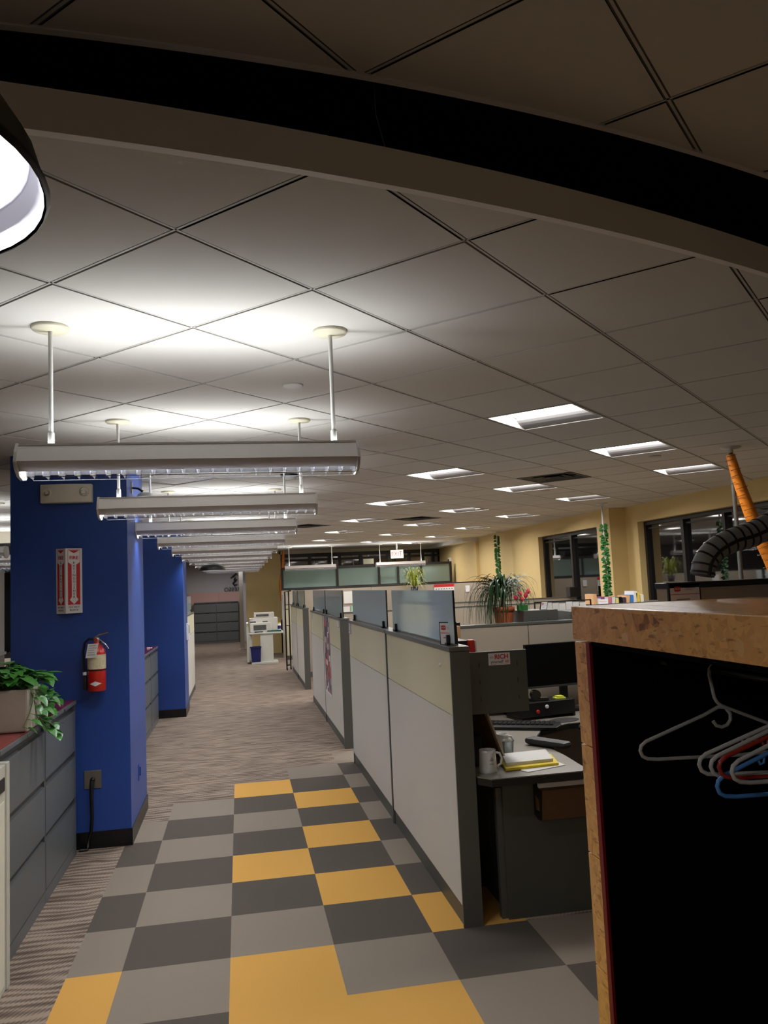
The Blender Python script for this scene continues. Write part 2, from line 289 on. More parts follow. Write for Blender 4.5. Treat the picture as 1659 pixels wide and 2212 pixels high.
def build_ceiling(name, z, ox, oy, g, side, ymin, ymax, xmin, xmax, mats, skip):
    mb = MB(); a0 = 0.010; b0 = 0.004
    def put(poly, zz, mi):
        q = clip(clip(clip(clip(poly, lambda p: p[0]-xmin), lambda p: xmax-p[0]), lambda p: p[1]-ymin), lambda p: ymax-p[1])
        if len(q) < 3: return
        for qq in clipcurve(q, g, side): mb.add([(x,y,zz) for x,y in reversed(qq)], [tuple(range(len(qq)))], mi)
    for i in range(-40, 60):
        for j in range(-50, 40):
            cx_, cy_ = P(i+.5, j+.5, ox, oy)
            if not (xmin-.6 < cx_ < xmax+.6 and ymin-.6 < cy_ < ymax+.6): continue
            s = SP; ia, ib = i+a0/s, i+1-a0/s; ja, jb = j+a0/s, j+1-a0/s
            p = lambda u, v: P(u, v, ox, oy)
            if (i, j) not in skip: put([p(ia,jb), p(ia,ja), p(ib,ja), p(ib,jb)], z, 0)
            near = side*(cy_-g(cx_)) < 1.0
            # reveals as recessed strips, groove shade put into their darker colour
            put([p(i,j+1), p(i,j), p(ia,j), p(ia,j+1)], z+.005, 1); put([p(ib,j+1), p(ib,j), p(i+1,j), p(i+1,j+1)], z+.005, 1)
            put([p(ia,ja), p(ia,j), p(ib,j), p(ib,ja)], z+.005, 1); put([p(ia,j+1), p(ia,jb), p(ib,jb), p(ib,j+1)], z+.005, 1)
            d = b0/s
            put([p(i-d,j+1), p(i-d,j), p(i+d,j), p(i+d,j+1)], z+.002, 2); put([p(i,j+d), p(i,j-d), p(i+1,j-d), p(i+1,j+d)], z+.002, 2)
            if (i, j) not in skip:   # tile edges
                e = [p(ia,jb), p(ia,ja), p(ib,ja), p(ib,jb)]
                if side*(min(side*(q[1]-g(q[0])) for q in e)) * side > 0.0 and all(xmin < q[0] < xmax and ymin < q[1] < ymax for q in e):
                    for k in range(4):
                        a, b = e[k], e[(k+1)%4]; mb.add([(a[0],a[1],z),(b[0],b[1],z),(b[0],b[1],z+.005),(a[0],a[1],z+.005)], [(0,1,2,3)], 0)
    return struct(mb.build(name, mats))
build_ceiling('ceiling', HC, OX, OY, g2, 1, 0, 28.4, -8, 6.15, [ceil_m, groove_m, tbar_m], holes)
build_ceiling('ceiling', HN, 0.429, 1.818, g1, -1, -4, 6, -8, 6.15, [ceil_near, groove_m, tbar_m], set())
struct(MB().box(-8.2, 6.4, -4.2, 28.6, 3.6, 3.7).build('ceiling', slab_m))  # black colour stands in for the unlit plenum
# curved fascia of the lower ceiling and edge trim of the upper one
mb = MB(); xs = [-8+0.1*k for k in range(int(14.15/0.1)+1)]
for a, b in zip(xs, xs[1:]):
    ga, gb = g2(a), g2(b)
    mb.add([(a,ga-.012,HC-.004),(b,gb-.012,HC-.004),(b,gb-.012,HC+.098),(a,ga-.012,HC+.098)], [(0,1,2,3)], 0)
    mb.add([(a,ga-.012,HC-.004),(b,gb-.012,HC-.004),(b,gb+.014,HC-.004),(a,ga+.014,HC-.004)], [(3,2,1,0)], 0)
    mb.add([(a,ga+.014,HC-.004),(b,gb+.014,HC-.004),(b,gb+.014,HC+.006),(a,ga+.014,HC+.006)], [(3,2,1,0)], 0)
    mb.add([(a,ga-.012,HC+.098),(b,gb-.012,HC+.098),(b,gb+.02,HC+.098),(a,ga+.02,HC+.098)], [(0,1,2,3)], 0)
struct(mb.build('trim_1', fascia_m))
mb = MB()
for a, b in zip(xs, xs[1:]):
    ga, gb = g1(a), g1(b)
    mb.add([(a,ga-.02,HN-.004),(b,gb-.02,HN-.004),(b,gb,HN-.004),(a,ga,HN-.004)], [(3,2,1,0)]); mb.add([(a,ga-.02,HN-.004),(b,gb-.02,HN-.004),(b,gb-.02,HN+.004),(a,ga-.02,HN+.004)], [(0,1,2,3)])
    mb.add([(a,ga,HN-.004),(b,gb,HN-.004),(b,gb,HN+.03),(a,ga,HN+.03)], [(3,2,1,0)])
struct(mb.build('trim_2', fascia_m))
tag(MB().tube([(.50,1.87,2.885),(.475,1.86,2.98),(.46,1.85,3.6)], .0012, 6).build('hanging_wire', steel), 'thin wire hanging in the dark gap above the curved ceiling fascia', 'wire')

# ------------------------------------------------------------------ walls
struct(MB().box(-8.2,6.4,-4.2,-4.0,0,3.6).build('wall_back', wall_beige))
struct(MB().box(-8.2,-8.0,-4,28.4,0,3.6).build('wall_left', wall_beige))
struct(MB().box(-8.2,6.4,28.4,28.6,0,3.6).build('wall_far', wall_grey))
def wall_right():
    mb = MB()
    for y0, y1, X, wins in ((-4, 11.58, 6.12, [(-2,11.2)]), (11.58, 22.4, 5.85, [(12.05,14.65)])):
        y = y0
        for a, b in wins:
            mb.box(X, 6.4, y, a, 0, 3.6); mb.box(X, 6.4, a, b, 0, .95); mb.box(X, 6.4, a, b, 2.53, 3.6); y = b
        mb.box(X, 6.4, y, y1, 0, 3.6)
    return struct(mb.build('wall_right', yellow_wall))
wall_right()
struct(MB().box(5.78, 5.86, 18.6, 22.2, 0, 2.70).build('trim_3', yellow_wall))
struct(MB().box(5.45, 5.86, 18.6, 22.2, 2.70, HC).build('trim_4', white_paint))
# windows: frame, panes
def window_x(name, X, y0, y1, z0, z1, mull, halfm=()):
    f = MB(); t = .06
    f.box(X, X+.08, y0, y0+t, z0, z1).box(X, X+.08, y1-t, y1, z0, z1).box(X, X+.08, y0+t, y1-t, z1-t, z1).box(X, X+.08, y0+t, y1-t, z0, z0+t)
    for m in mull: f.box(X-.01, X+.08, m-.035, m+.035, z0+t, z1-t)
    for m, za in halfm: f.box(X-.005, X+.08, m-.03, m+.03, za, z1-t)
    for za in (z1-.11,): f.box(X+.03, X+.08, y0+t, y1-t, za-.012, za+.012)
    o = struct(f.build(name, dark_frame)); p = MB().box(X+.05, X+.06, y0+t, y1-t, z0+t, z1-t).build('pane', night_gl, o); return o
window_x('window_1', 5.94, 12.05, 14.65, .95, 2.53, [13.3])
window_x('window_2', 6.22, -2, 11.2, .95, 2.53, [10.12, 7.2, 4.5, 1.5], [(9.15, 2.0)])
def window_y(name, x0, x1, Y, z0, z1, mull, trans):
    f = MB(); f.box(x0, x1, Y, Y+.1, z1-.1, z1).box(x0, x1, Y, Y+.1, z0, z0+.08)
    for m in mull: f.box(m-.04, m+.04, Y-.02, Y+.1, z0+.08, z1-.1)
    for z in trans: f.box(x0, x1, Y-.005, Y+.1, z-.03, z+.03)
    o = struct(f.build(name, dark_frame)); MB().box(x0, x1, Y+.06, Y+.07, z0, z1).build('pane', night_gl, o); return o
struct(MB().box(1.2, 5.86, 22.2, 22.4, 0, .9).box(1.2, 5.86, 22.2, 22.4, 2.70, 3.6).build('wall_inner', wall_beige))
window_y('window_3', 1.2, 5.86, 22.24, .9, 2.70, [1.3,2.05,2.6,2.9,3.5,4.3,4.9,5.3,5.6], [2.52])
struct(MB().box(.27, 1.24, 22.2, 22.5, 0, 3.6).build('wall_yellow', yellow_wall))
struct(MB().box(-8, -1.5, 12.7, 12.9, 0, .9).box(-8, -1.5, 12.7, 12.9, 2.62, 3.6).build('wall_side', wall_beige))
window_y('window_4', -8, -1.5, 12.74, .9, 2.79, [-7,-5.5,-4,-2.6,-1.6], [])
# espresso wall panel: grey back wall seen past corridor (wall_far); blue columns
def column(name, Y0, Y1, nb):
    o = struct(MB().box(-1.505, -.705, Y0, Y1, 0, HC-.001).build(name, blue_wall))
    struct(MB().box(-1.512, -.697, Y0-.008, Y1+.008, 0, .115).build(nb, black_base))
column('wall_column_front', 5.97, 6.93, 'baseboard_front'); column('wall_column_rear', 11.79, 12.58, 'baseboard_rear')

# ------------------------------------------------------------------ pendant luminaires
def make_lum(hc, power=1.0):
    t = thing('pendant_luminaire', 'x', 'ceiling light', (0,0,0), 'pendant fluorescent luminaires over the corridor')
    hl = .632
    skin = [(-.062,.0),(-.095,-.065),(-.052,-.097)]
    mb = MB()
    for s in (-1, 1):
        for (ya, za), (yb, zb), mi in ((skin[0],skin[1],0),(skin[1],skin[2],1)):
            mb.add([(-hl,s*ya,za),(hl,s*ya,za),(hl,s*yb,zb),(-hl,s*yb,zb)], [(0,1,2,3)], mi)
            mb.add([(-hl,s*(ya+.003),za),(hl,s*(ya+.003),za),(hl,s*(yb+.003),zb),(-hl,s*(yb+.003),zb)], [(3,2,1,0)], mi)
        mb.box(-hl, hl, s*.062-.004, s*.062+.004, -.003, .004)
    mb.build('housing', [fixture_white, fixture_shaded], t)
    for s in (-1, 1):
        pts = [(-.066,.006),(-.09,-.03),(-.101,-.068),(-.085,-.094),(-.05,-.116),(0,-.124),(.05,-.116),(.085,-.094),(.101,-.068),(.09,-.03),(.066,.006)]
        T = Matrix.Translation((s*hl,0,0)) @ Matrix.Rotation(math.radians(90),4,'Z') @ Matrix.Rotation(math.radians(90),4,'X')
        MB().prism(pts, -.005, .005, 0, T).build('end_cap', white_paint, t, 0)
    lv = MB(); n = 22
    for s in (-1, 1): lv.box(-hl+.03, hl-.006, s*.050-.0015, s*.050+.0015, -.119, -.1165)
    for k in range(n+1):
        x = -hl+.03+(2*hl-.036)*k/n; lv.add([(x-.007,-.05,-.08),(x-.007,.05,-.08),(x,.05,-.117),(x,0,-.113),(x,-.05,-.117),(x+.007,-.05,-.08),(x+.007,.05,-.08)], [(0,1,2,3,4),(5,4,3,2,6)])
    for s in (-1, 1): lv.add([(-hl+.03,s*.049,-.098),(hl-.006,s*.049,-.098),(hl-.006,s*.03,-.06),(-hl+.03,s*.03,-.06)], [(0,1,2,3)])
    lv.build('louver', louver_metal, t)
    MB().box(-hl+.02, hl-.02, -.035, .035, -.056, -.052).build('lamp_lens', tube_glow, t)
    for x in (-.527, .548):
        MB().lathe([(.0085,-.0),(.0085,hc)], (x,0,0), 12).lathe([(.0125,-.01),(.0125,.055),(.0105,.058),(.0085,.058)], (x,0,0), 12).build('pole', white_paint, t)
        MB().lathe([(.02,hc-.018),(.066,hc-.013),(.070,hc-.008),(.070,hc-.001)], (x,0,0), 28).build('canopy', beige_disc, t)
    area('uplight', t, (0,0,-.03), (math.pi,0,0), 1.22, .09, P_UP*power)
    area('downlight', t, (0,0,-.060), (0,0,0), 1.22, .05, P_DOWN*power, spread=math.radians(150))
    return t
LZ = 2.3225; hcc = HC-LZ
lum0 = make_lum(hcc); LX = -.067; LY = [3.06+1.725*k for k in range(11)]
ordn = ['nearest the camera', 'second from the camera', 'third from the camera', 'fourth from the camera', 'fifth from the camera', 'sixth from the camera', 'seventh from the camera', 'eighth from the camera', 'ninth from the camera', 'tenth from the camera', 'farthest of the row']
lum0.location = (LX, LY[0], LZ); lum0['label'] = 'white pendant fluorescent light over corridor, '+ordn[0]
for k in range(1, 11): dup(lum0, (LX, LY[k], LZ), 'white pendant fluorescent light over corridor, '+ordn[k])
for k, nm in enumerate(('nearest', 'middle', 'farthest')): dup(lum0, (-2.95-.1*k, 8.9+1.7*k, LZ), 'added pendant light imitating window reflections left of the blue column, %s of three' % nm, 'added pendant lights left of the blue columns')  # added lights stand in for reflected strips and brighten the left area
dup(lum0, (1.86, 19.9, LZ-.02), 'white pendant light before the dark rear windows, left of the two', 'pendant lights before the rear windows')
dup(lum0, (4.16, 19.9, LZ-.02), 'white pendant light before rear windows, under the EXIT sign', 'pendant lights before the rear windows')

# ------------------------------------------------------------------ troffers
def make_trof():
    t = thing('recessed_troffer', 'x', 'ceiling light', (0,0,0), 'square recessed lights in the office ceiling')
    h = SP/2-.008; mb = MB()   # local x = i axis, y = across
    mb.box(-h,h,-h,-h+.016,-.003,.012).box(-h,h,h-.016,h,-.003,.012).box(-h,-h+.016,-h+.016,h-.016,-.003,.012).box(h-.016,h,-h+.016,h-.016,-.003,.012)
    mb.build('trim_ring', white_paint, t)
    q = h-.016; r = MB(); n = 6
    for s in (-1, 1):
        pr = []
        for k in range(n+1): a = k/n*math.pi/2; pr.append((s*(q-.155*math.sin(a)), .002+.07*(1-math.cos(a))**.8 if k else .002))
        for (xa, za), (xb, zb) in zip(pr, pr[1:]): r.add([(xa,-q,za),(xa,q,za),(xb,q,zb),(xb,-q,zb)], [(0,1,2,3) if s > 0 else (3,2,1,0)], 0, True)
        r.box(-q, q, s*q-.002, s*q+.002, .0, .09)
    r.box(-q,q,-q,q,.085,.09); r.box(-q,-q+.003,-q,q,0,.09).box(q-.003,q,-q,q,0,.09)
    r.build('reflector', trof_body, t)
    ln = MB(); a = .14
    ln.add([(-a,-q+.01,.058),(a,-q+.01,.058),(a,q-.01,.058),(-a,q-.01,.058)], [(3,2,1,0)])
    for s in (-1,1): ln.add([(s*a,-q+.01,.058),(s*a,q-.01,.058),(s*a,q-.01,.085),(s*a,-q+.01,.085)], [(0,1,2,3)])
    ln.build('lens', trof_glow, t)
    area('downlight', t, (0,0,.056), (0,0,0), .26, .54, P_TROF, (1,.97,.94))
    return t
tr0 = make_trof(); rowname = ['left row', 'middle row', 'right row']; dist = ['nearest the camera', 'second from the camera', 'third from the camera', 'fourth from the camera', 'fifth from the camera', 'farthest from the camera']
first = True
for i, j, m, n in TROF:
    x, y = P(i+.5, j+.5); lab = 'square recessed ceiling light, %s, %s' % (rowname[m], dist[n]) if m < 3 else 'added square recessed light hidden beyond the corridor pendants, %s' % ('nearest', 'middle', 'left one')[n]
    if first: tr0.location = (x, y, HC); tr0.rotation_euler = (0,0,math.radians(45)); tr0['label'] = lab; first = False
    else: dup(tr0, (x, y, HC), lab, rz=math.radians(45))
def vent(ij, name, label, dark):
    x, y = P(ij[0]+.5, ij[1]+.5); h = SP/2-.01
    t = thing(name, label, 'vent', (x,y,HC), None, math.radians(45)); f = MB()
    f.box(-h,h,-h,-h+.02,-.004,.02).box(-h,h,h-.02,h,-.004,.02).box(-h,-h+.02,-h+.02,h-.02,-.004,.02).box(h-.02,h,-h+.02,h-.02,-.004,.02); f.build('frame', frame_m if dark else white_paint, t)
    s = MB()
    for k in range(3 if dark else 12):
        if dark: a = h-.03-k*.085; s.add([(-a,-a,-.002),(a,-a,-.002),(a,a,-.002),(-a,a,-.002),(-a+.05,-a+.05,.03),(a-.05,-a+.05,.03),(a-.05,a-.05,.03),(-a+.05,a-.05,.03)], [(0,1,5,4),(1,2,6,5),(2,3,7,6),(3,0,4,7)])
        else: y0 = -h+.03+k*(2*h-.06)/12; s.box(-h+.02,h-.02,y0,y0+.03,.004,.008)
    s.box(-h+.02,h-.02,-h+.02,h-.02,.04,.045); s.build('louver', grey_cab_dark if dark else fascia_m, t)
vent(VENTS[0], 'ceiling_vent', 'dark square air diffuser in ceiling between the nearer recessed lights', True)
vent(VENTS[1], 'ceiling_vent', 'dark square air diffuser in ceiling beside the corridor pendants', True)
vent(VENTS[2], 'ceiling_vent', 'dark square air diffuser in ceiling behind farther recessed lights', True)
vent(GRILLE, 'return_grille', 'grey square return grille in ceiling behind the front blue column', False)
def disc(x, y, name, label, m=white_paint, r=.055):
    tag(MB().lathe([(r*.9,-.006),(r,-.003),(r,0)], (x,y,HC), 24).build(name, m), label, 'sprinkler cover')
disc(.387,3.933,'sprinkler_cover','white round sprinkler cover in ceiling just past the first pendant light'); disc(3.788,6.43,'sprinkler_cover','grey round sprinkler cover between the two nearest right hand recessed lights', fixture_shaded); disc(3.756,8.96,'sprinkler_cover','grey round sprinkler cover beside the middle recessed lights', fixture_shaded); disc(3.58,11.09,'sprinkler_cover','small round sprinkler cover farthest along the office ceiling', fixture_shaded)
t = thing('smoke_detector', 'white smoke detector with dark base on ceiling above corridor', 'smoke detector', (.569,7.17,HC))
MB().lathe([(.08,-.02),(.085,-.012),(.085,0)], n=24).build('base', black_pl, t); MB().lathe([(.02,-.05),(.055,-.045),(.065,-.02)], n=24).build('sensor', white_paint, t)

# dome pendants
def dome(label, loc, top):
    t = thing('dome_pendant', label, 'pendant lamp', loc)
    pr = [(.222,0),(.226,.006),(.222,.012),(.214,.04),(.195,.07),(.15,.10),(.09,.125),(.05,.135),(.045,.14),(.045,.19),(.03,.2),(.004,.2)]
    MB().lathe(pr, n=48, caps=False).build('lamp_shade', black_pl, t)
    MB().lathe([(.220,.003),(.205,.045),(.18,.072),(.14,.095)], n=48, caps=False).build('shade_lining', sign_white, t)
    MB().lathe([(.0001,.028),(.10,.03),(.16,.034),(.205,.04)], n=48, caps=False).build('diffuser', mat('pendant_diffuser_glow', (255,255,255), .5, emit=(236,236,255), estr=.95), t)
    MB().tube([(0,0,.2),(0,0,top-loc[2])], .006).build('cord', black_pl, t)
    return t
d0 = dome('black dome pendant lamp with glowing white underside, close overhead at left', (-.307,.68,2.148), HN)
area('downlight', d0, (0,0,.02), (0,0,0), .3, .3, P_PEND)
for bx, by, nm in ((1.5,-1.3,'right'),(-.3,-1.3,'left'),(3.2,-1.6,'far right')):  # unseen pendants added to light the surfaces facing the camera
    added_dome = dome('added unseen black dome pendant lamp behind the viewpoint, %s one' % nm, (bx,by,2.148), HN); area('downlight', added_dome, (0,0,.02), (0,0,0), .34, .34, 7, (1,.97,.93))
dome('black dome pendant lamp hanging far down the corridor', (-.36,14.2,2.12), HC)

# exit sign
t = thing('exit_sign', 'lit white EXIT sign with red letters hanging before rear windows', 'sign', (4.1,20.0,2.4))
MB().box(-.16,.16,-.025,.025,0,.21).build('housing', mat('exit_face', (240,232,200), .5, emit=(255,244,200), estr=.55), t)
MB().box(-.02,.02,-.015,.015,.21,HC-2.4).build('stem', white_paint, t)
text('EXIT', .165, sign_red, t, frame_T((-.012,-.027,.105),(1,0,0),(0,0,1)), xs=.85)
MB().add([(.125,-.028,.105),(.105,-.028,.13),(.105,-.028,.08)], [(0,1,2)]).build('arrow', sign_red, t)

# ------------------------------------------------------------------ things on the front column
Yc = 5.97
t = thing('emergency_light', 'off-white emergency light box with two lamps high on blue column', 'emergency light', (-1.115,Yc,2.437))
pts = [(-.176,0),(.176,0),(.176,-.055)]+[(.176-.352*k/10, -.055-.022*math.sin(math.pi*k/10)) for k in range(1,10)]+[(-.176,-.055)]
MB().prism(pts[::-1], 0, .133).build('housing', off_white, t, .004)
for s in (-1, 1):
    T = Matrix.Translation((s*.125,-.058,.075)) @ Matrix.Rotation(math.radians(90),4,'X') @ Matrix.Rotation(s*.2,4,'Y')
    o = MB().lathe([(.034,0),(.032,.018),(.027,.024)], n=24, T=T).build('lamp_housing', off_white, t)
    T2 = Matrix.Translation((s*.122,-.078,.066)) @ Matrix.Rotation(math.radians(75),4,'X') @ Matrix.Rotation(s*.25,4,'Y')
    MB().lathe([(.021,0),(.022,.007),(.019,.010),(.012,.004),(.0001,.003)], n=20, T=T2).build('lamp_lens', chrome, o)
# fire sign
t = thing('fire_extinguisher_sign', 'white and red projecting FIRE EXTINGUISHER sign on blue column', 'sign', (-1.11,Yc,1.645))
xl, xr, pj_ = -.087, .090, -.058; xm = -.012
lf = frame_T((xl,-.004,0), (xm-xl,pj_+.004,0), (0,0,1)); rf = frame_T((xm,pj_,0), (xr-xm,-pj_-.004,0), (0,0,1))
for T, wd in ((lf, math.hypot(xm-xl,pj_+.004)), (rf, math.hypot(xr-xm,pj_+.004))):
    pn = MB().box(0,wd,0,.463,-.002,.0,0,T).build('sign_panel', sign_white, t)
    a = wd*.13; b = wd*.87; c = wd/2; e = .0008; k = MB(); R = lambda pts, h=e: k.add([T @ Vector((x,y,h)) for x,y in pts], [tuple(range(len(pts)))])
    th = .0025; R([(a,.06),(b,.06),(b,.06+th),(a,.06+th)]); R([(a,.452),(b,.452),(b,.452+th),(a,.452+th)]); R([(a,.06),(a+th,.06),(a+th,.453),(a,.453)]); R([(b-th,.06),(b,.06),(b,.453),(b-th,.453)])
    R([(a+.004,.45),(c,.428),(b-.004,.45)])
    s = wd*.14; R([(a,.08),(c-s*1.0,.115),(c-s,.345),(a,.365)]); R([(b,.365),(c+s,.345),(c+s,.115),(b,.08)]); R([(a,.062),(c,.064),(c-s*2.1,.1),(a,.1)]); R([(b,.062),(b,.1),(c+s*2.1,.1),(c,.064)])
    k.build('red_arrow_print', sign_red, pn)
    text('FIRE', .034, sign_red, pn, T @ Matrix.Translation((c,.395,.0012)), xs=wd/.108*.95, bold=.0006)
    for q, ch in enumerate('EXTINGUISHER'): text(ch, .0235, ink, pn, T @ Matrix.Translation((c,.358-.0222*q,.0012)), xs=wd/.108)
    text('DO NOT', .018, ink, pn, T @ Matrix.Translation((c,.043,.0012)), xs=wd/.108); text('BLOCK', .018, ink, pn, T @ Matrix.Translation((c,.022,.0012)), xs=wd/.108)
# extinguisher
t = thing('fire_extinguisher', 'red fire extinguisher with black hose hanging on blue column', 'fire extinguisher', (-.915,Yc-.078,1.095))
MB().lathe([(.055,0),(.062,.006),(.062,.255),(.058,.285),(.042,.31),(.022,.325),(.02,.34)], n=32).build('cylinder', red_pt, t)
MB().lathe([(.0625,.155),(.0625,.255)], n=32, caps=False).build('instruction_label', mat('cream_label', (214,206,170), .5, var=.3, scale=70), t)
MB().lathe([(.0635,.142),(.0635,.152)], n=32, caps=False).build('strap', black_pl, t)
MB().lathe([(.02,.34),(.022,.345),(.022,.37),(.015,.375)], n=20).build('valve', steel, t)
MB().tube([(-.012,0,.372),(.02,-.01,.392),(.085,-.02,.405)], .007).tube([(.0,0,.36),(.03,-.01,.352),(.07,-.02,.315),(.082,-.02,.29)], .006).build('handle', chrome, t)
MB().lathe([(.012,0),(.012,.006)], (0,0,0), 16, T=Matrix.Translation((0,-.022,.357)) @ Matrix.Rotation(math.pi/2,4,'X')).build('pressure_gauge', sign_red, t)
MB().tube([(-.015,0,.36),(-.05,-.005,.365),(-.078,-.01,.34),(-.088,-.01,.28),(-.086,-.012,.18),(-.078,-.015,.1)], .0085).build('hose', black_pl, t)
MB().lathe([(.008,.1),(.013,.085),(.015,.02),(.013,.015)], (-.076,-.015,0), 14).build('nozzle', black_pl, t)
MB().lathe([(.012,.115),(.013,.118),(.013,.135),(.009,.137)], (-.079,-.015,0), 14).build('hose_collar', sign_white, t)
Tt = frame_T((-.028,-.068,.235),(1,0,0),(.18,0,1)); MB().box(-.035,.035,0,.1,-.001,.0005,0,Tt).build('inspection_tag', paper, t)
k = MB()
for q in range(5): k.box(-.027,.025-.006*(q%3),.02+.016*q,.024+.016*q,.0008,.001,0,Tt)
k.build('tag_print', grey_ink, t)
k = MB(); T = frame_T((0.0,-.0632,.055),(1,0,0),(0,0,1)); lx = [-.04+.01*q for q in range(9)]; lz = [math.sqrt(.0622**2-x*x)-.0622 for x in lx]; k.add([T @ Vector((x,sg*.017*(1-abs(x)/.04),z)) for x, z in zip(lx,lz) for sg in (-1,1)], [(2*q,2*q+2,2*q+3,2*q+1) for q in range(8)]).build('white_logo', sign_white, t)
MB().box(-.03,.03,.062,.078,.15,.33).build('wall_bracket', steel, t)
# outlet
t = thing('wall_outlet', 'brown steel outlet plate with black plug near base of blue column', 'outlet', (-.963,Yc,.41))
MB().box(-.058,.058,-.006,0,0,.125).build('plate', steel, t, .002)
MB().lathe([(.017,0),(.016,.02),(.008,.026)], n=18, T=Matrix.Translation((0,-.006,.062)) @ Matrix.Rotation(math.pi/2,4,'X')).build('socket', black_pl, t)
tag(MB().tube([(-.963,Yc-.04,.468),(-.964,Yc-.05,.44),(-.965,Yc-.05,.35),(-.963,Yc-.045,.22),(-.972,Yc-.03,.13),(-.988,Yc-.02,.09),(-.995,Yc-.025,.012),(-.998,Yc-.05,.011),(-1.05,Yc-.055,.011)], [.014,.014,.013,.012,.011,.010,.010,.010,.010], 10).build('power_cord', black_pl), 'thick black power cord hanging from outlet down the blue column', 'cord')
t = thing('switch_plate', 'blue painted receptacle plate on right side of blue column', 'outlet', (-.705,6.43,.405)); MB().box(0,.004,-.05,.05,-.06,.06).build('plate', blue_side, t); MB().box(.004,.014,-.004,.004,-.03,.035).build('receptacle', blue_wall, t)
t = thing('security_sensor', 'small white dome sensor on arm, right side of blue column', 'sensor', (-.705,6.25,2.575))
MB().box(0,.006,-.03,.03,-.045,.045).build('mounting_plate', steel, t); MB().tube([(.006,0,0),(.05,-.01,-.005),(.085,-.01,-.03)], .009).build('arm', black_pl, t); MB().lathe([(.06,0),(.055,.02),(.03,.035),(.002,.038)], (.10,0,-.07), 24).build('dome', white_paint, t)

# ------------------------------------------------------------------ lateral file cabinets (front face looks to +X)
def lateral(name, label, X, y0, y1, h, rows, topm, group=None, bodym=grey_cab, axis='x', d=.46):
    t = thing(name, label, 'file cabinet', (X, y0, 0), group); w_ = y1-y0
    # local: x outward, y along
    if axis == 'y': t.rotation_euler = (0,0,-math.pi/2); t.location = (y0, X, 0)
    MB().box(-d, -.018, 0, w_, 0, h-.03).box(-.018,-.012,.0,w_,0,.07).build('body', bodym, t)
    k = MB().box(-.018,0,0,.008,.07,h-.03).box(-.018,0,w_-.008,w_,.07,h-.03).box(-.018,0,0,w_,0,.07); k.build('frame', bodym, t)
    if topm: MB().box(-d-.005,.008,0,w_,h-.03,h-.004).build('top', bodym, t, .003); MB().box(-d,.0,.004,w_-.004,h-.004,h).build('top_panel', topm, t)
    else: MB().box(-d,.004,0,w_,h-.03,h).build('top', bodym, t)
    a = .075; H = (h-.035-a)/rows
    for r in range(rows):
        z0 = a+H*r; z1 = z0+H
        dr = MB().box(-.016,.002,.012,w_-.012,z0+.004,z1-.036).build('drawer', bodym, t)
        MB().add([(.002,.012,z1-.036),(.002,w_-.012,z1-.036),(-.014,w_-.012,z1-.028),(-.014,.012,z1-.028)], [(0,1,2,3)]).box(-.017,-.015,.012,w_-.012,z1-.028,z1-.004).build('finger_pull', grey_cab_dark, dr)
    if rows == 3: MB().lathe([(.008,0),(.008,.006)], n=12, T=Matrix.Translation((.008,w_*.55,h-.018)) @ Matrix.Rotation(math.pi/2,4,'Y')).build('lock', chrome, t)
    else:
        for r in range(4): MB().box(.002,.012,w_*.55,w_*.66,a+H*r+H-.028,a+H*r+H-.014).build('handle', chrome, t)
    return t
lateral('file_cabinet', 'grey three-drawer file cabinet with red top, against the blue column', -1.06, 4.985, 5.88, 1.045, 3, red_top, 'grey file cabinets with red tops')
lateral('file_cabinet', 'grey three-drawer file cabinet with red top, under the planter', -1.06, 4.075, 4.982, 1.045, 3, red_top, 'grey file cabinets with red tops')
lateral('file_cabinet', 'grey file cabinet with red top, just before the rear blue column', -1.06, 10.7, 11.6, 1.03, 3, red_top, 'grey file cabinets between the blue columns')
lateral('file_cabinet', 'grey file cabinet with red top, behind the front blue column', -1.06, 9.79, 10.69, 1.03, 3, red_top, 'grey file cabinets between the blue columns')
tag(MB().box(-1.16,-1.10,11.2,11.28,1.03,1.036).box(-1.15,-1.12,11.12,11.17,1.03,1.045).build('paper_scrap', paper), 'small white paper scraps on red cabinet top near rear column', 'paper')
for k, (a, b) in enumerate(((-1.44,-.70),(-.695,.04))):
    lateral('file_cabinet', 'charcoal four-drawer file cabinet at corridor end, %s of the pair' % ('left' if k == 0 else 'right'), 27.9, a, b, 1.40, 4, None, 'charcoal file cabinets at corridor end', far_cab, 'y', .38)
# the pair faces -Y
for o in bpy.data.objects:
    if o.get('label', '').startswith('charcoal four-drawer'): o.rotation_euler = (0,0,-math.pi/2)
# near pale cabinet at the left edge
t = thing('pale_steel_cabinet', 'pale grey steel cabinet with black slot at far left foreground', 'cabinet', (-1.0,4.01,0))
MB().box(-.53,0,-1.5,0,0,1.0).build('body', near_box, t, .004); MB().box(-.53,.006,-.05,0,0,1.005).build('end_trim', near_box, t, .003)
MB().box(-.0,.004,-.9,-.07,.885,.945).build('slot', black_pl, t); MB().box(0,.003,-.9,-.075,.03,.84).build('door', off_white, t, .002)
# tall fabric panel behind the near cabinets
def seg_tall():
    t = thing('fabric_partition', 'tall beige fabric panel behind planter and red topped cabinets', 'partition', (-1.6,2.4,0))
    MB().box(0,.06,0,3.55,1.40,1.95).build('upper_panel', fab_lo, t); MB().box(0,.06,0,3.55,0,1.385).build('lower_panel', fab_tan, t); MB().box(-.005,.072,0,3.55,1.383,1.402).box(-.005,.065,0,3.55,1.95,1.965).build('rail', white_paint, t)
seg_tall()

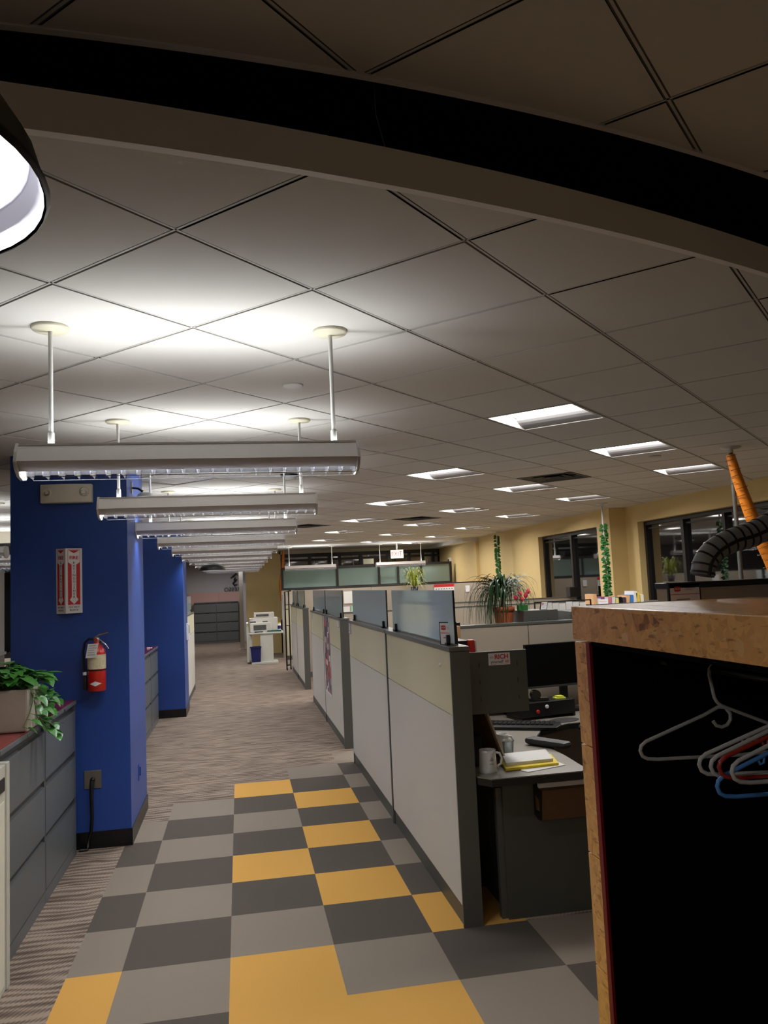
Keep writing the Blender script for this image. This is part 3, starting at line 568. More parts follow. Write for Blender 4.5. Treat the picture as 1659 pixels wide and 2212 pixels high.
# ------------------------------------------------------------------ pothos in planter
def leaf_pts(L_, W_, fold=.25):
    # heart shaped leaf lying in local xy, stem at origin, tip +y
    o = [(0,0),(.28,-.12),(.48,.08),(.5,.32),(.36,.62),(.16,.86),(0,1.0)]
    ce = [(0,0),(0,.15),(0,.4),(0,.65),(0,.85),(0,1.0)]
    return [(x*W_,y*L_,abs(x)*W_*fold-.18*L_*(y**2)) for x,y in o], [(-x*W_,y*L_,abs(x)*W_*fold-.18*L_*(y**2)) for x,y in o], L_
def add_leaf(mb, pos, dirv, L_, W_, up=Vector((0,0,1))):
    d = Vector(dirv).normalized(); x = d.cross(up)
    if x.length < 1e-3: x = Vector((1,0,0))
    x.normalize(); n = x.cross(d); T = Matrix((x, d, n)).transposed().to_4x4(); T.translation = Vector(pos)
    a, b, _ = leaf_pts(L_, W_)
    mid = [(0,t_*L_,-.18*L_*t_*t_) for t_ in (0,.2,.4,.6,.8,1)]
    v = a+b+mid; fs = [(0,1,2,15),(15,2,3,16),(16,3,4,17),(17,4,5,18),(18,5,6)]
    fs2 = [(7,15,9,8),(15,16,10,9),(16,17,11,10),(17,18,12,11),(18,13,12)]
    mb.add(v, fs+fs2, 0, True, T)
t = thing('potted_pothos', 'trailing green pothos plant in square cream planter on red top', 'potted plant', (-1.20,4.72,1.046))
MB().prism([(-.15,-.15),(.15,-.15),(.15,.15),(-.15,.15)], 0, .225).build('planter', mat('cream_planter', (200,192,178), .4), t, .012)
MB().box(-.135,.135,-.135,.135,.222,.228).build('soil', soil, t)
lf_ = MB(); st = MB(); rnd = random.Random(3)
for k in range(120):
    a = rnd.uniform(0, 2*math.pi); r = rnd.uniform(.02,.21); h = .25+rnd.uniform(.0,.13)*(1-r/.3); p = Vector((r*math.cos(a), r*math.sin(a)*1.1+.02, h))
    st.tube([(p.x*.4,p.y*.4,.22),(p.x*.8,p.y*.8,h*.9),p], .0022, 5)
    add_leaf(lf_, p, (math.cos(a)+rnd.uniform(-.5,.5), math.sin(a)+rnd.uniform(-.5,.5), rnd.uniform(-.4,.35)), rnd.uniform(.055,.1), rnd.uniform(.05,.085))
vines = [[(.12,.1,.24),(.18,.18,.2),(.16,.3,.12),(.1,.42,.06),(.08,.5,.015),(.1,.62,.012)], [(.1,.14,.24),(.14,.3,.27),(.1,.42,.2),(.08,.46,.1),(.06,.5,.012)],
 [(.14,.0,.23),(.18,.03,.14),(.17,.05,.06),(.145,.08,.015),(.16,.18,.012)], [(.14,-.08,.23),(.17,-.09,.15),(.17,-.05,.07),(.2,0,.01),(.21,.08,-.05)], [(.13,.08,.24),(.18,.1,.16),(.175,.09,.08),(.16,.14,.02),(.19,.22,-.01),(.2,.24,-.06)],
 [(.05,.15,.24),(.08,.3,.2),(.12,.5,.12),(.1,.65,.07),(.08,.8,.06)], [(.14,-.12,.24),(.18,-.13,.2),(.17,-.2,.1),(.15,-.25,.04)]]
for vv in vines:
    st.tube(vv, .0028, 6)
    for a, b in zip(vv, vv[1:]):
        for s in (.35,.95):
            p = Vector(a).lerp(Vector(b), s); dd = Vector((rnd.uniform(.1,1), rnd.uniform(-.8,.8), rnd.uniform(-.7,.2)))
            q = p+dd*.035
            if q.z < .01 and q.x < .16: q.z = .02; dd.z = .1
            st.tube([p, q], .0015, 5); add_leaf(lf_, q, dd, rnd.uniform(.05,.08), rnd.uniform(.045,.07))
lf_.build('foliage', leaf_m, t); st.build('stems', stem_m, t)

# ------------------------------------------------------------------ cubicle partitions
def part_x(label, X, y0, y1, h, group, end0=False, end1=False, w_=.10, split=1.055, side=-1):
    t = thing('cubicle_partition', label, 'partition', (X, y0, 0), group); L_ = y1-y0
    a = .05 if end0 else .012; b = .05 if end1 else .012
    MB().box(.012, w_-.012, a, L_-b, .1, h-.025).build('core', seam_m, t)
    for s, (xa, xb) in enumerate(((0,.013),(w_-.013,w_))):
        MB().box(xa, xb, .012, L_-.012, split+.003, h-.026).build('upper_panel', fab_hi, t); MB().box(xa, xb, .012, L_-.012, .105, split-.003).build('lower_panel', fab_lo, t)
    MB().box(.008, w_-.008, .002, L_-.002, 0, .1).build('base', frame_m, t)
    MB().box(-.006, w_+.006, 0 if end0 else .0, L_, h-.025, h).build('top_cap', cap_m, t, .003)
    MB().box(-.001,w_+.001,-.004 if end0 else 0,.012,0,h-.026).build('end_post', frame_m, t); MB().box(-.001,w_+.001,L_-.012,L_,0,h-.026).build('end_post', frame_m, t)
    return t
def part_y(label, Y, x0, x1, h, group, fab=fab_tan, w_=.08, seams=(), split=None, capm=None):
    t = thing('cubicle_partition', label, 'partition', (x0, Y, 0), group); L_ = x1-x0; xs_ = [0]+[s-x0 for s in seams]+[L_]
    for a, b in zip(xs_, xs_[1:]): MB().box(a+.003, b-.003, 0, w_, .1, h-.02).build('fabric_panel', fab, t)
    MB().box(0, L_, .01, w_-.01, 0, .1).build('base', frame_m, t); MB().box(-.003, L_+.003, -.006, w_+.006, h-.02, h).build('top_cap', capm or cap_m, t, .002)
    return t
G = 'cubicle partitions along the corridor'
part_x('corridor partition section nearest the camera, cream over grey fabric', 1.165, 4.0, 5.855, 1.41, G, True)
part_x('corridor partition section just behind the nearest one, under square glass screen', 1.165, 5.895, 7.95, 1.41, G, False, True)
part_x('corridor partition section with photo banner and name sign', 1.165, 8.66, 10.50, 1.40, G, True)
part_x('corridor partition section behind the photo banner one', 1.165, 10.52, 12.35, 1.40, G, False, True)
part_x('third group corridor partition, nearer section with dark end post', 1.165, 13.9, 15.55, 1.40, G, True)
part_x('third group corridor partition, farther section by the cart', 1.165, 15.57, 17.2, 1.40, G)
tag(MB().box(1.160,1.272,5.857,5.893,0,1.409).build('partition_post', frame_m), 'dark grey post joining the two nearest corridor partitions', 'post')
part_x('white partition on left of corridor behind the rear blue column', -.84, 12.62, 15.0, 1.40, 'left corridor partition', False, True)
# cross partitions
part_y('tan partition behind the near desk and monitor', 5.95, 1.27, 5.8, 1.405, 'cross partitions', seams=(2.32, 3.4, 4.6))
part_y('tan partition behind the big potted plant', 10.72, 1.27, 5.15, 1.40, 'cross partitions', seams=(2.7, 4.0))
part_y('tall tan partition below rear glass transom', 15.8, 1.17, 5.78, 1.73, 'cross partitions', seams=(2.7, 4.2), capm=dark_frame)
part_y('tan end partition beside rear yellow wall and printer', 19.9, 1.2, 1.6, 1.36, 'cross partitions', fab=fab_hi)
part_y('tall tan fabric panel behind the strand board wardrobe', 2.42, 1.525, 3.6, 1.715, 'cross partitions', capm=black_pl)
part_y('low tan partition joining right wall near window', 12.9, 3.2, 5.8, 1.40, 'cross partitions')
# transom
t = thing('glass_transom', 'dark framed glass transom band above rear partitions', 'glass partition', (1.15,20.5,0)); Lx = 4.52
k = MB().box(0,Lx,0,.07,1.70,1.76).box(0,Lx,0,.07,2.22,2.28)
xs_ = [0,1.55,3.1-.55,3.1,3.45,Lx-.0]
for x in (0,1.42,2.52,3.03,3.65,Lx-.06): k.box(x,x+.06,0,.07,1.76,2.22)
k.build('frame', dark_frame, t)
for a, b in ((.06,1.42),(1.48,2.52),(2.58,3.03),(3.09,3.65),(3.71,Lx-.06)): MB().box(a,b,.03,.036,1.76,2.22).build('glass_pane', transom_gl, t)
MB().box(0,Lx,0,.06,0,1.70).build('lower_panel', fab_tan, t)
t = thing('glass_jar', 'pale green glass jar with plant standing behind transom', 'jar', (2.62,20.8,1.70)); MB().lathe([(.1,0),(.14,.06),(.15,.2),(.12,.3),(.125,.33)], n=20).build('jar', mat('pale_green_glass', (150,180,120), .2), t)
k = MB()
for q in range(7): a = q*.9; k.tube([(0,0,.28),(.06*math.cos(a),.06*math.sin(a),.4),(.14*math.cos(a),.12*math.sin(a),.4)], [.01,.016,.003], 5)
k.build('foliage', leaf_d, t)
tag(MB().box(2.5,2.74,20.7,20.9,0,1.70).build('cabinet', grey_cab), 'grey storage cabinet behind the rear transom holding jar', 'cabinet')

# glass screens
def screen(label, y0, y1, z1, X=1.21, zb=1.41, edge='far'):
    t = thing('glass_screen', label, 'glass screen', (X,y0,zb), 'glass screens on the partitions'); L_ = y1-y0
    MB().box(-.004,.004,.0,L_,.012,z1-zb).build('pane', screen_gl, t)
    MB().box(-.005,.005,-.006,.0,.012,z1-zb).build('edge_strip', black_pl, t)
    MB().box(-.006,.006,0,L_,0,.012).build('bottom_rail', steel, t)
    for y in (.12, L_-.15): MB().box(-.026,-.004,y-.03,y+.03,0,.012).box(-.022,-.005,y-.03,y-.004,.0,.055).box(.004,.02,y-.03,y,.0,.05).build('clamp', black_pl, t, .002)
screen('pale blue glass screen on nearest partition, with name sign before it', 4.05, 5.79, 1.705); screen('square pale glass screen, second from the camera on the partitions', 6.03, 7.90, 1.706)
screen('glass screen above the photo banner partition', 8.72, 10.46, 1.705, zb=1.40); screen('glass screen behind the one above photo banner', 10.56, 12.3, 1.705, zb=1.40)
screen('glass screen on third partition group, nearer pane', 13.98, 15.5, 1.70, zb=1.40); screen('glass screen on third partition group, farther pane', 15.62, 17.1, 1.70, zb=1.40)
screen('pale glass screen on left partition behind rear blue column', 12.68, 14.95, 1.69, X=-.79, zb=1.40)

# ------------------------------------------------------------------ name signs, banner
def logo(t, T, s):
    k = MB(); pts = [(-.5,-.35),(0,-.42),(.5,-.35),(.55,0),(.5,.35),(0,.42),(-.5,.35),(-.55,0)]
    lo = k.add([T @ Vector((x*s,y*s,.0008)) for x,y in pts], [tuple(range(8))]).build('red_logo', sign_red, t)
    text('RCIS', s*.42, sign_white, lo, T @ Matrix.Translation((0,0,.0012)), ext=.0002)
def stand_sign(name, label, T, w_, h, loc, wide=False, txt=True):
    t = thing(name, label, 'sign', loc)
    MB().box(-w_/2-.006,w_/2+.006,-.004,h+.006,-.012,-.002,0,T).build('backing', black_pl, t); f = MB().box(-w_/2,w_/2,0,h,-.003,0,0,T).build('card', sign_white, t)
    logo(t, T @ Matrix.Translation((-w_*.26,h*.78,0)), w_*.3 if not wide else w_*.2)
    MB().box(-w_/2,w_/2,h*.52,h*.545,0,.0008,0,T).build('red_line', sign_red, t)
    k = MB().box(w_*.0,w_*.36,h*.80,h*.82,0,.0008,0,T).box(w_*.0,w_*.25,h*.72,h*.74,0,.0008,0,T).box(-w_*.3,w_*.15,h*.28,h*.33,0,.0008,0,T); k.build('printed_lines', grey_ink, t)
    return t
Ts = frame_T((0,0,0), (.82,-1,0), (-.0,.12,1)); 
stand_sign('name_sign', 'white name card in black holder on cap of nearest partition', Ts, .10, .115, (1.20,4.16,1.413))
for lab, y, z in (('white name sign at near top corner of photo banner partition', 8.82, 1.30), ('white name sign at far top corner of second partition section', 7.86, 1.28), ('small name sign on far section behind the photo banner', 12.15, 1.28)):
    t = stand_sign('name_sign', lab, frame_T((0,0,0),(0,-1,0),(0,0,1)), .13, .10, (1.160,y,z))
t = thing('photo_banner', 'tall strip of printed photos on corridor partition', 'banner', (1.1635,9.72,.44)); MB().box(-.003,0,0,.62,0,.95).build('print', banner_m, t); MB().box(-.0025,-.0005,-.012,.632,-.03,.96).build('border', paper, t)
k = thing('push_pin', 'tiny white pin on cream panel of nearest partition', 'pin', (1.165,4.22,1.30)); MB().lathe([(.008,0),(.009,.006),(.003,.012)], n=12, T=Matrix.Rotation(-math.pi/2,4,'Y')).build('head', sign_white, k)

# ------------------------------------------------------------------ near desk area
t = thing('overhead_bin', 'dark grey overhead shelf with end panel on inner side of nearest partition', 'storage bin', (1.272,4.1,1.042))
MB().box(0,.335,.012,1.438,0,.018).build('shelf', dpanel, t); MB().box(0,.345,0,.012,-.004,.325).build('end_panel', frame_m, t, .002); MB().box(0,.345,1.438,1.45,-.004,.325).build('end_panel', frame_m, t, .002)
k = MB()
for x in (.075,.29):
    for z in (.075,.165,.255): k.box(x-.002,x+.002,-.001,.002,z-.012,z+.012)
k.build('slots', black_pl, t)
t = thing('poster_card', 'white enRICH yourself card on end of overhead bin', 'sign', (1.462,4.099,1.292)); MB().box(-.061,.061,-.001,0,0,.064).build('card', sign_white, t)
text('en', .022, grey_ink, t, frame_T((-.043,-.0016,.043),(1,0,0),(0,0,1)), ext=.0002); text('RICH', .034, sign_red, t, frame_T((.012,-.0016,.043),(1,0,0),(0,0,1)), ext=.0002, bold=.001)
text('yourself', .022, grey_ink, t, frame_T((-.014,-.0016,.018),(1,0,0),(0,0,1)), ext=.0002, bold=.0006)
MB().box(.032,.055,-.0014,-.001,.01,.024).box(-.05,.05,-.0014,-.001,.004,.0055).build('printed_mark', mat('pink_print', (214,150,156), .6), t)
zt = 1.0605
t = thing('red_binder', 'red binder with white edge standing on overhead shelf', 'binder', (1.42,4.45,zt)); T = Matrix.Rotation(-.05,4,'Y'); MB().box(0,.03,0,.06,0,.345,0,T).build('cover', red_pt, t); MB().box(.03,.038,.0,.06,0,.342,0,T).build('page_edge', paper, t)
tag(MB().box(1.33,1.41,4.5,4.78,zt,zt+.34).build('black_box', black_pl), 'black box on overhead bin beside red binder', 'box')
t = thing('peach_folder', 'peach and cream folders standing behind the red binder', 'folder', (1.47,4.95,zt)); MB().box(0,.02,0,.22,0,.40).build('folder', peach, t); MB().box(-.05,0,.01,.2,0,.33).build('cream_folder', off_white, t)
tag(MB().box(1.50,1.56,5.2,5.42,zt,zt+.41).build('document_box', black_pl), 'tall black box at rear end of overhead bin', 'box')
# desk
dp = [(1.275,4.0),(1.33,3.925),(1.82,3.925),(1.865,3.98),(1.885,4.3),(1.88,4.6),(1.92,4.85),(2.05,5.08),(2.3,5.22),(2.7,5.25),(3.6,5.25),(3.6,5.94),(1.275,5.94)]
t = thing('corner_desk', 'grey corner desk with black edge inside the nearest cubicle', 'desk', (0,0,0))
MB().prism(dp, .735, .74).build('desktop', desk_m, t)
MB().prism([(x+(.0 if x < 1.4 else .003),y-.003 if y < 5 else y) for x,y in dp], .70, .735).build('edge_band', desk_edge, t)
MB().box(1.415,1.90,4.03,4.055,.0,.675).build('end_panel', dpanel, t); MB().box(1.385,1.415,4.05,4.09,0,.66).build('leg', frame_m, t); MB().box(1.42,1.86,4.055,4.62,.02,.69).build('pedestal', dpanel, t)
MB().box(3.5,3.55,5.3,5.9,0,.70).build('leg', frame_m, t)
t = thing('wall_pocket', 'brown file pocket holding white papers on desk end panel', 'wall pocket', (1.585,4.03,.495))
MB().add([(0,0,.17),(0,0,.02),(.005,-.04,0),(.02,-.055,.0),(.022,-.075,.155),(.32,-.075,.155),(.32,-.055,0),(.32,0,0),(.32,0,.17)], [(0,1,2,3,4),(4,3,6,5),(3,2,7,6),(0,4,5,8)]).build('pocket', brown_leather, t)
MB().add([(0,0,.17),(0,0,.02),(.005,-.04,0),(.02,-.056,.0),(.021,-.076,.155)], [(4,3,2,1,0)], T=Matrix.Translation((-.001,0,0))).build('side_gusset', black_pl, t)
MB().box(.015,.34,-.045,-.025,.02,.185).build('papers', paper, t)
def mug(label, x, y, z, r, h, rz, gm=mug_m, mark=True):
    t = thing('coffee_mug', label, 'mug', (x,y,z), None, rz)
    MB().lathe([(r*1.0,0),(r*1.04,.004),(r*1.02,h*.2),(r*.92,h*.85),(r*.94,h),(r*.86,h),(r*.84,h*.85),(r*.9,.01),(.001,.008)], n=32).build('body', gm, t)
    MB().tube([(r*.9,0,h*.85),(r*1.35,0,h*.82),(r*1.6,0,h*.6),(r*1.5,0,h*.35),(r*1.0,0,h*.22)], .0065, 10).build('handle', gm, t)
    if mark:
        k = MB()
        for q in range(5):
            a = -math.pi/2-rz+.18+(q-2)*.07; k.tube([(math.cos(a)*r*1.0,math.sin(a)*r*1.0,h*.55),(math.cos(a+.05*(q-2))*r*.985,math.sin(a+.05*(q-2))*r*.985,h*.72-abs(q-2)*.006)], .0012, 5)
        for q in range(4):
            a = -math.pi/2-rz+.18+(q-1.5)*.13; k.tube([(math.cos(a-.04)*r*1.01,math.sin(a-.04)*r*1.01,h*.42),(math.cos(a+.04)*r*1.01,math.sin(a+.04)*r*1.01,h*.42)], .002, 5)
        k.build('printed_emblem', grey_ink, t)
    return t
mug('white coffee mug with grey emblem at front corner of desk', 1.362, 4.085, .74, .047, .115, math.radians(-12))
t = thing('black_pencil_cup', 'dark cup standing inside beside the white mug', 'cup', (1.345,4.25,.74)); MB().lathe([(.035,0),(.04,.16),(.036,.16),(.033,.01)], n=20).build('cup', black_pl, t)
t = thing('leaning_board', 'framed board leaning on desk behind the white mug', 'picture frame', (1.50,4.33,.74))
bT = frame_T((.035,-.05,0), (-.28,1,0), (-.36,-.06,1)); MB().box(0,.5,0,.31,-.012,0,0,bT).build('frame', beige_frame, t, .002); MB().box(.02,.48,.02,.29,-.016,-.012,0,bT).build('board', brown_leather, t)
mug('white mug half hidden behind the leaning board', 1.60, 4.55, .74, .04, .1, math.radians(-20), mark=False)
tag(MB().lathe([(.026,0),(.034,.085),(.036,.088),(.033,.086),(.025,.004)], (1.585,4.40,.74), 24).build('plastic_cup', clear_cup), 'clear plastic cup on desk beside leaning board', 'cup')
def sheet(name, label, cat, pts, z0, z1, m): return tag(MB().prism(pts, z0, z1).build(name, m), label, cat)
sheet('paper_sheet', 'white paper sheet lying beneath the yellow folder', 'paper', [(1.53,4.03),(1.55,3.99),(1.79,4.07),(1.77,4.30),(1.55,4.25)], .7402, .743, paper)
sheet('yellow_folder', 'bright yellow folder beneath white papers on desk', 'folder', [(1.45,4.05),(1.755,4.075),(1.80,4.30),(1.49,4.28)], .7432, .756, yel_pap)
sheet('paper_stack', 'stack of white papers on top of yellow folder', 'paper', [(1.47,4.10),(1.74,4.115),(1.79,4.35),(1.52,4.33)], .7562, .772, paper)
# keyboard + tray
t = thing('keyboard', 'black keyboard with palm rest on near desk', 'keyboard', (1.97,5.22,.7405), None, math.radians(-28))
MB().prism([(-.24,-.13),(.24,-.13),(.26,-.05),(.25,.09),(-.25,.09),(-.26,-.05)], 0, .022).build('base', black_pl, t, .004)
k = MB()
for r_ in range(5):
    for c_ in range(14): k.box(-.23+c_*.032,-.23+c_*.032+.026,-.045+r_*.026,-.045+r_*.026+.021,.022,.03)
k.build('keys', mat('dark_keys', (34,34,36), .35), t)
t = thing('desk_mat', 'dark grey mouse mat on desk beside keyboard', 'mouse mat', (2.32,5.34,.7405), None, .3); MB().prism([(.11*math.cos(a*.3)*1.1,.08*math.sin(a*.3)) for a in range(21)], 0, .003).build('mat', arm_m, t)
# monitor
t = thing('computer_monitor', 'large black computer monitor on the near desk', 'monitor', (2.50,5.70,.74), None, math.radians(8))
MB().box(-.33,.36,-.01,.025,.19,.515).build('screen', black_gl, t, .004); MB().box(-.33,.36,-.014,-.008,.19,.205).build('bezel', arm_m, t); MB().box(-.03,.03,.025,.05,.02,.4).build('stand', black_pl, t); MB().box(-.13,.13,-.05,.14,0,.02).build('foot', black_pl, t)
t = thing('desk_riser', 'black desk organizer with red and white round knobs', 'organizer', (2.14,5.44,.74), None, math.radians(9))
MB().box(-.12,.34,0,.2,.02,.12).box(-.12,-.1,0,.2,0,.02).box(.32,.34,0,.2,0,.02).build('body', black_pl, t, .003)
for x, m_, z in ((.03,sign_red,.055),(.105,sign_white,.085)): MB().lathe([(.014,0),(.014,.006),(.009,.009)], n=16, T=Matrix.Translation((x,-.001,z)) @ Matrix.Rotation(math.pi/2,4,'X')).build('knob', m_, t)
t = thing('tape_dispenser', 'glossy black tape dispenser on the desk organizer', 'tape dispenser', (2.21,5.53,.8605)); MB().prism([(-.07,-.03),(.07,-.03),(.07,.03),(-.07,.03)],0,.02).lathe([(.036,-.02),(.036,.02)], n=20, T=Matrix.Translation((-.02,0,.042)) @ Matrix.Rotation(math.pi/2,4,'X')).build('body', mat('gloss_black', (12,12,13), .1, coat=1), t)
tag(MB().box(2.34,2.42,5.52,5.58,.861,.871).box(2.36,2.41,5.53,5.59,.871,.881).build('sticky_notes', mat('lime_notes', (206,210,80), .7)), 'yellow-green sticky notes on desk organizer', 'notes')
sheet('paper_tray_sheet', 'white paper sticking out beside overhead bin above organizer', 'paper', [(1.79,5.66),(2.1,5.6),(2.22,5.74),(1.8,5.88)], .962, .966, paper)
t = thing('paper_tray', 'black tray holding white paper behind organizer', 'tray', (1.80,5.66,.74)); MB().box(0,.25,0,.25,.19,.22).box(0,.02,0,.25,0,.19).box(.23,.25,.0,.25,0,.19).build('tray', black_pl, t)
tag(MB().box(2.95,3.4,5.55,5.85,.74,.93).build('white_drawer_box', grey_cab), 'low grey drawer box on desk beside monitor', 'box')
# office chair
t = thing('office_chair', 'black office chair with padded arms at the near desk', 'chair', (2.13,4.67,0), None, math.radians(-150))
for q in range(5):
    a = q*2*math.pi/5; MB().tube([(0,0,.09),(.26*math.cos(a),.26*math.sin(a),.07)], [.025,.015], 8).lathe([(.025,-.012),(.025,.012)], n=12, T=Matrix.Translation((.26*math.cos(a),.26*math.sin(a),.03)) @ Matrix.Rotation(math.pi/2,4,'Y')).build('leg', black_pl, t)
MB().lathe([(.03,.08),(.028,.42)], n=14).build('gas_column', black_pl, t); MB().prism([(-.24,-.22),(-.2,-.26),(.2,-.26),(.24,-.22),(.24,.2),(.18,.24),(-.18,.24),(-.24,.2)], .42, .5).build('seat', chair_m, t, .02)
MB().prism([(-.22,0),(.22,0),(.23,.5),(.12,.58),(-.12,.58),(-.23,.5)], -.03, .03, 0, Matrix.Translation((0,.27,.55)) @ Matrix.Rotation(math.radians(80),4,'X')).build('backrest', chair_m, t, .02)
for s in (-1,1): ar = MB().tube([(s*.24,.0,.45),(s*.27,.0,.5),(s*.27,.0,.74)], .018).build('arm_post', black_pl, t); MB().prism([(s*.27-.045,-.17),(s*.27+.045,-.17),(s*.27+.04,.13),(s*.27-.04,.13)], .745, .785).build('armrest', arm_m, ar, .018)

# ------------------------------------------------------------------ things behind first cross partition
t = thing('overhead_shelf', 'grey overhead storage shelf behind the tan partition, under plant', 'storage bin', (1.9,6.04,0)); MB().box(0,3.0,0,.45,.98,1.345).build('body', dpanel, t)
def ribbon(mb, pts, w0, side):
    n = len(pts); v = []
    for i, p in enumerate(pts):
        w_ = w0*(1-(i/(n-1))**2.2)+.0008; p = Vector(p); v += [tuple(p-side*w_), tuple(p+side*w_+Vector((0,0,w_*.6)))]
    mb.add(v, [(2*i,2*i+1,2*i+3,2*i+2) for i in range(n-1)], 0, True)
t = thing('ponytail_palm', 'large plant with long drooping strap leaves in terracotta pot', 'potted plant', (2.245,6.3,1.345))
MB().lathe([(.064,0),(.082,.125),(.083,.14),(.092,.142),(.094,.178),(.086,.178),(.08,.15)], n=32).build('pot', terracotta, t); MB().lathe([(.081,.16),(.0001,.165)], n=24, caps=False).build('soil', soil, t)
MB().lathe([(.03,.155),(.022,.2),(.014,.26),(.016,.36)], n=12).build('trunk', brown_leather, t)
lv = MB(); rnd = random.Random(11)
for k in range(190):
    a = rnd.uniform(0,2*math.pi); u = Vector((math.cos(a), math.sin(a)*.7, 0)); R_ = rnd.uniform(.11,.33)*(1.15 if u.x < -.1 else .95); z0 = rnd.uniform(.24,.37); rise = rnd.uniform(.05,.14); drop = rnd.uniform(.12,.40)*(1.15 if u.x < -.1 else .62)
    sd = Vector((-u.y, u.x, 0)).normalized(); pts = []
    for q in range(13):
        s = q/12; r_ = R_*min(1,math.sin(min(s*1.15,1)*math.pi/2)) ; z = z0+rise*math.sin(min(1,s*1.9)*math.pi/2)*(1-s*.4)-drop*max(0,s-.3)**1.55*1.7
        pts.append(u*r_+Vector((0,0,z))+sd*.02*math.sin(s*3+k))
    ribbon(lv, pts, rnd.uniform(.003,.0055), sd)
for k in range(34):   # the hanging curtain at the left side
    a = rnd.uniform(2.2,4.3); u = Vector((math.cos(a), math.sin(a)*.6, 0)); pts = []; R_ = rnd.uniform(.1,.2); dz = rnd.uniform(.3,.42)
    for q in range(12):
        s = q/11; pts.append(u*(R_*math.sin(min(1,s*1.4)*math.pi/2))+Vector((-.02*s,0,.34+.06*math.sin(s*2.6)-dz*s**1.6)))
    ribbon(lv, pts, .004, Vector((-u.y,u.x,0)).normalized())
lv.build('foliage', leaf_d, t)
def slant_bin(label, x0, x1, z1):
    t = thing('file_bin', label, 'file bin', (x0,6.09,1.346)); w_ = x1-x0; h = z1-1.346
    MB().add([(0,0,0),(w_,0,0),(w_,.3,0),(0,.3,0),(.012,.0,h),(w_-.0,.0,h),(w_,.3,h),(0.012,.3,h)], [(0,3,2,1),(4,5,6,7),(0,1,5,4),(1,2,6,5),(2,3,7,6),(3,0,4,7)]).build('body', frame_m, t, .003)
    MB().box(w_*.25,w_*.25+.006,-.002,.0,h*.4,h*.4+.006).box(w_*.7,w_*.7+.006,-.002,0,h*.45,h*.45+.006).build('rivets', black_pl, t)
slant_bin('dark grey file bin beside terracotta pot, tulips on top', 2.335, 2.635, 1.488); slant_bin('lower dark grey file bin right of hanging white papers', 2.735, 3.1, 1.465)
t = thing('tulips', 'pink artificial tulips in small green box on file bin', 'flowers', (2.375,6.2,1.489)); MB().box(-.04,.04,-.02,.02,0,.045).build('box', green_box, t)
for x, y, z, tl in ((-.045,0,.085,-.3),(-.015,.0,.115,-.1),(.03,.0,.1,.2),(.05,.01,.13,.35),(-.005,-.01,.07,0)):
    o = MB().lathe([(.003,0),(.016,.008),(.018,.02),(.013,.038),(.005,.043)], n=12, T=Matrix.Translation((x,y,z)) @ Matrix.Rotation(tl,4,'Y')).build('tulip', tulip_m, t); MB().tube([(x*.4,0,.04),(x,y,z)], .002, 5).build('stem', green_box, o)
MB().prism([(0,0),(.008,.0),(.004,.07)],-.001,.001,0,frame_T((.045,-.01,.04),(1,0,0),(.15,0,1))).prism([(0,0),(.008,.0),(.004,.06)],-.001,.001,0,frame_T((-.02,-.015,.04),(1,0,0),(-.2,0,1))).build('leaves', green_box, t)
stand_sign('desk_sign', 'small white card tilted on file bin beside tulips', frame_T((0,0,0),(1,.1,0),(.28,.15,1)), .052, .06, (2.545,6.17,1.49))
t = thing('hanging_papers', 'row of white sheets hung behind the two grey file bins', 'papers', (2.66,6.42,1.346))
MB().box(-.1,.42,-.006,.006,.19,.2).box(-.1,-.09,-.006,.006,0,.19).box(.41,.42,-.006,.006,0,.19).build('rack', black_pl, t)
for q in range(6): MB().box(.0+.062*q,.055+.062*q,-.01-.003*(q%2),-.007-.003*(q%2),.02,.188-.006*(q%3)).build('sheet', paper, t)
t = thing('storage_cabinet', 'grey storage cabinet behind wardrobe holding row of folders', 'cabinet', (3.9,8.15,0)); MB().box(0,.95,0,.4,0,1.425).build('body', grey_cab, t); MB().box(-.005,.955,-.01,.4,1.425,1.43).build('top', cap_m, t)
rnd = random.Random(5); cols = [peach,paper,mat('purple_folder',(120,70,110),.7),paper,mat('rose_folder',(200,120,130),.7),paper,mat('pale_yellow_folder',(222,210,130),.7),black_pl,mat('dark_folder',(60,50,60),.7),peach,mat('blue_folder',(60,120,190),.7),paper,mat('gold_folder',(222,190,70),.7),off_white]
cn = ['peach','white','purple','pale','rose','thin white','pale yellow','black','dark','small peach','blue','tall white','gold','cream']
x = 3.93
for q, m_ in enumerate(cols):
    h = [.11,.06,.08,.07,.075,.07,.06,.065,.06,.08,.085,.125,.1,.08][q]; wd = .042
    tag(MB().box(0,wd-.004,0,.22,0,h,0,Matrix.Translation((x,8.2,1.43)) @ Matrix.Rotation(rnd.uniform(-.12,.12) if q else .0,4,'Y')).build('folder', m_), '%s folder in the row on the cabinet behind wardrobe' % cn[q], 'folder', 'folders on the storage cabinet'); x += wd+.001
t = thing('name_card', 'white card leaning before the row of folders', 'sign', (3.99,8.12,1.431)); T = frame_T((0,0,0),(1,0,0),(.2,.3,1)); MB().box(-.04,.07,0,.055,-.002,0,0,T).build('card', sign_white, t); MB().box(-.03,.05,.028,.031,0,.001,0,T).build('red_line', sign_red, t)
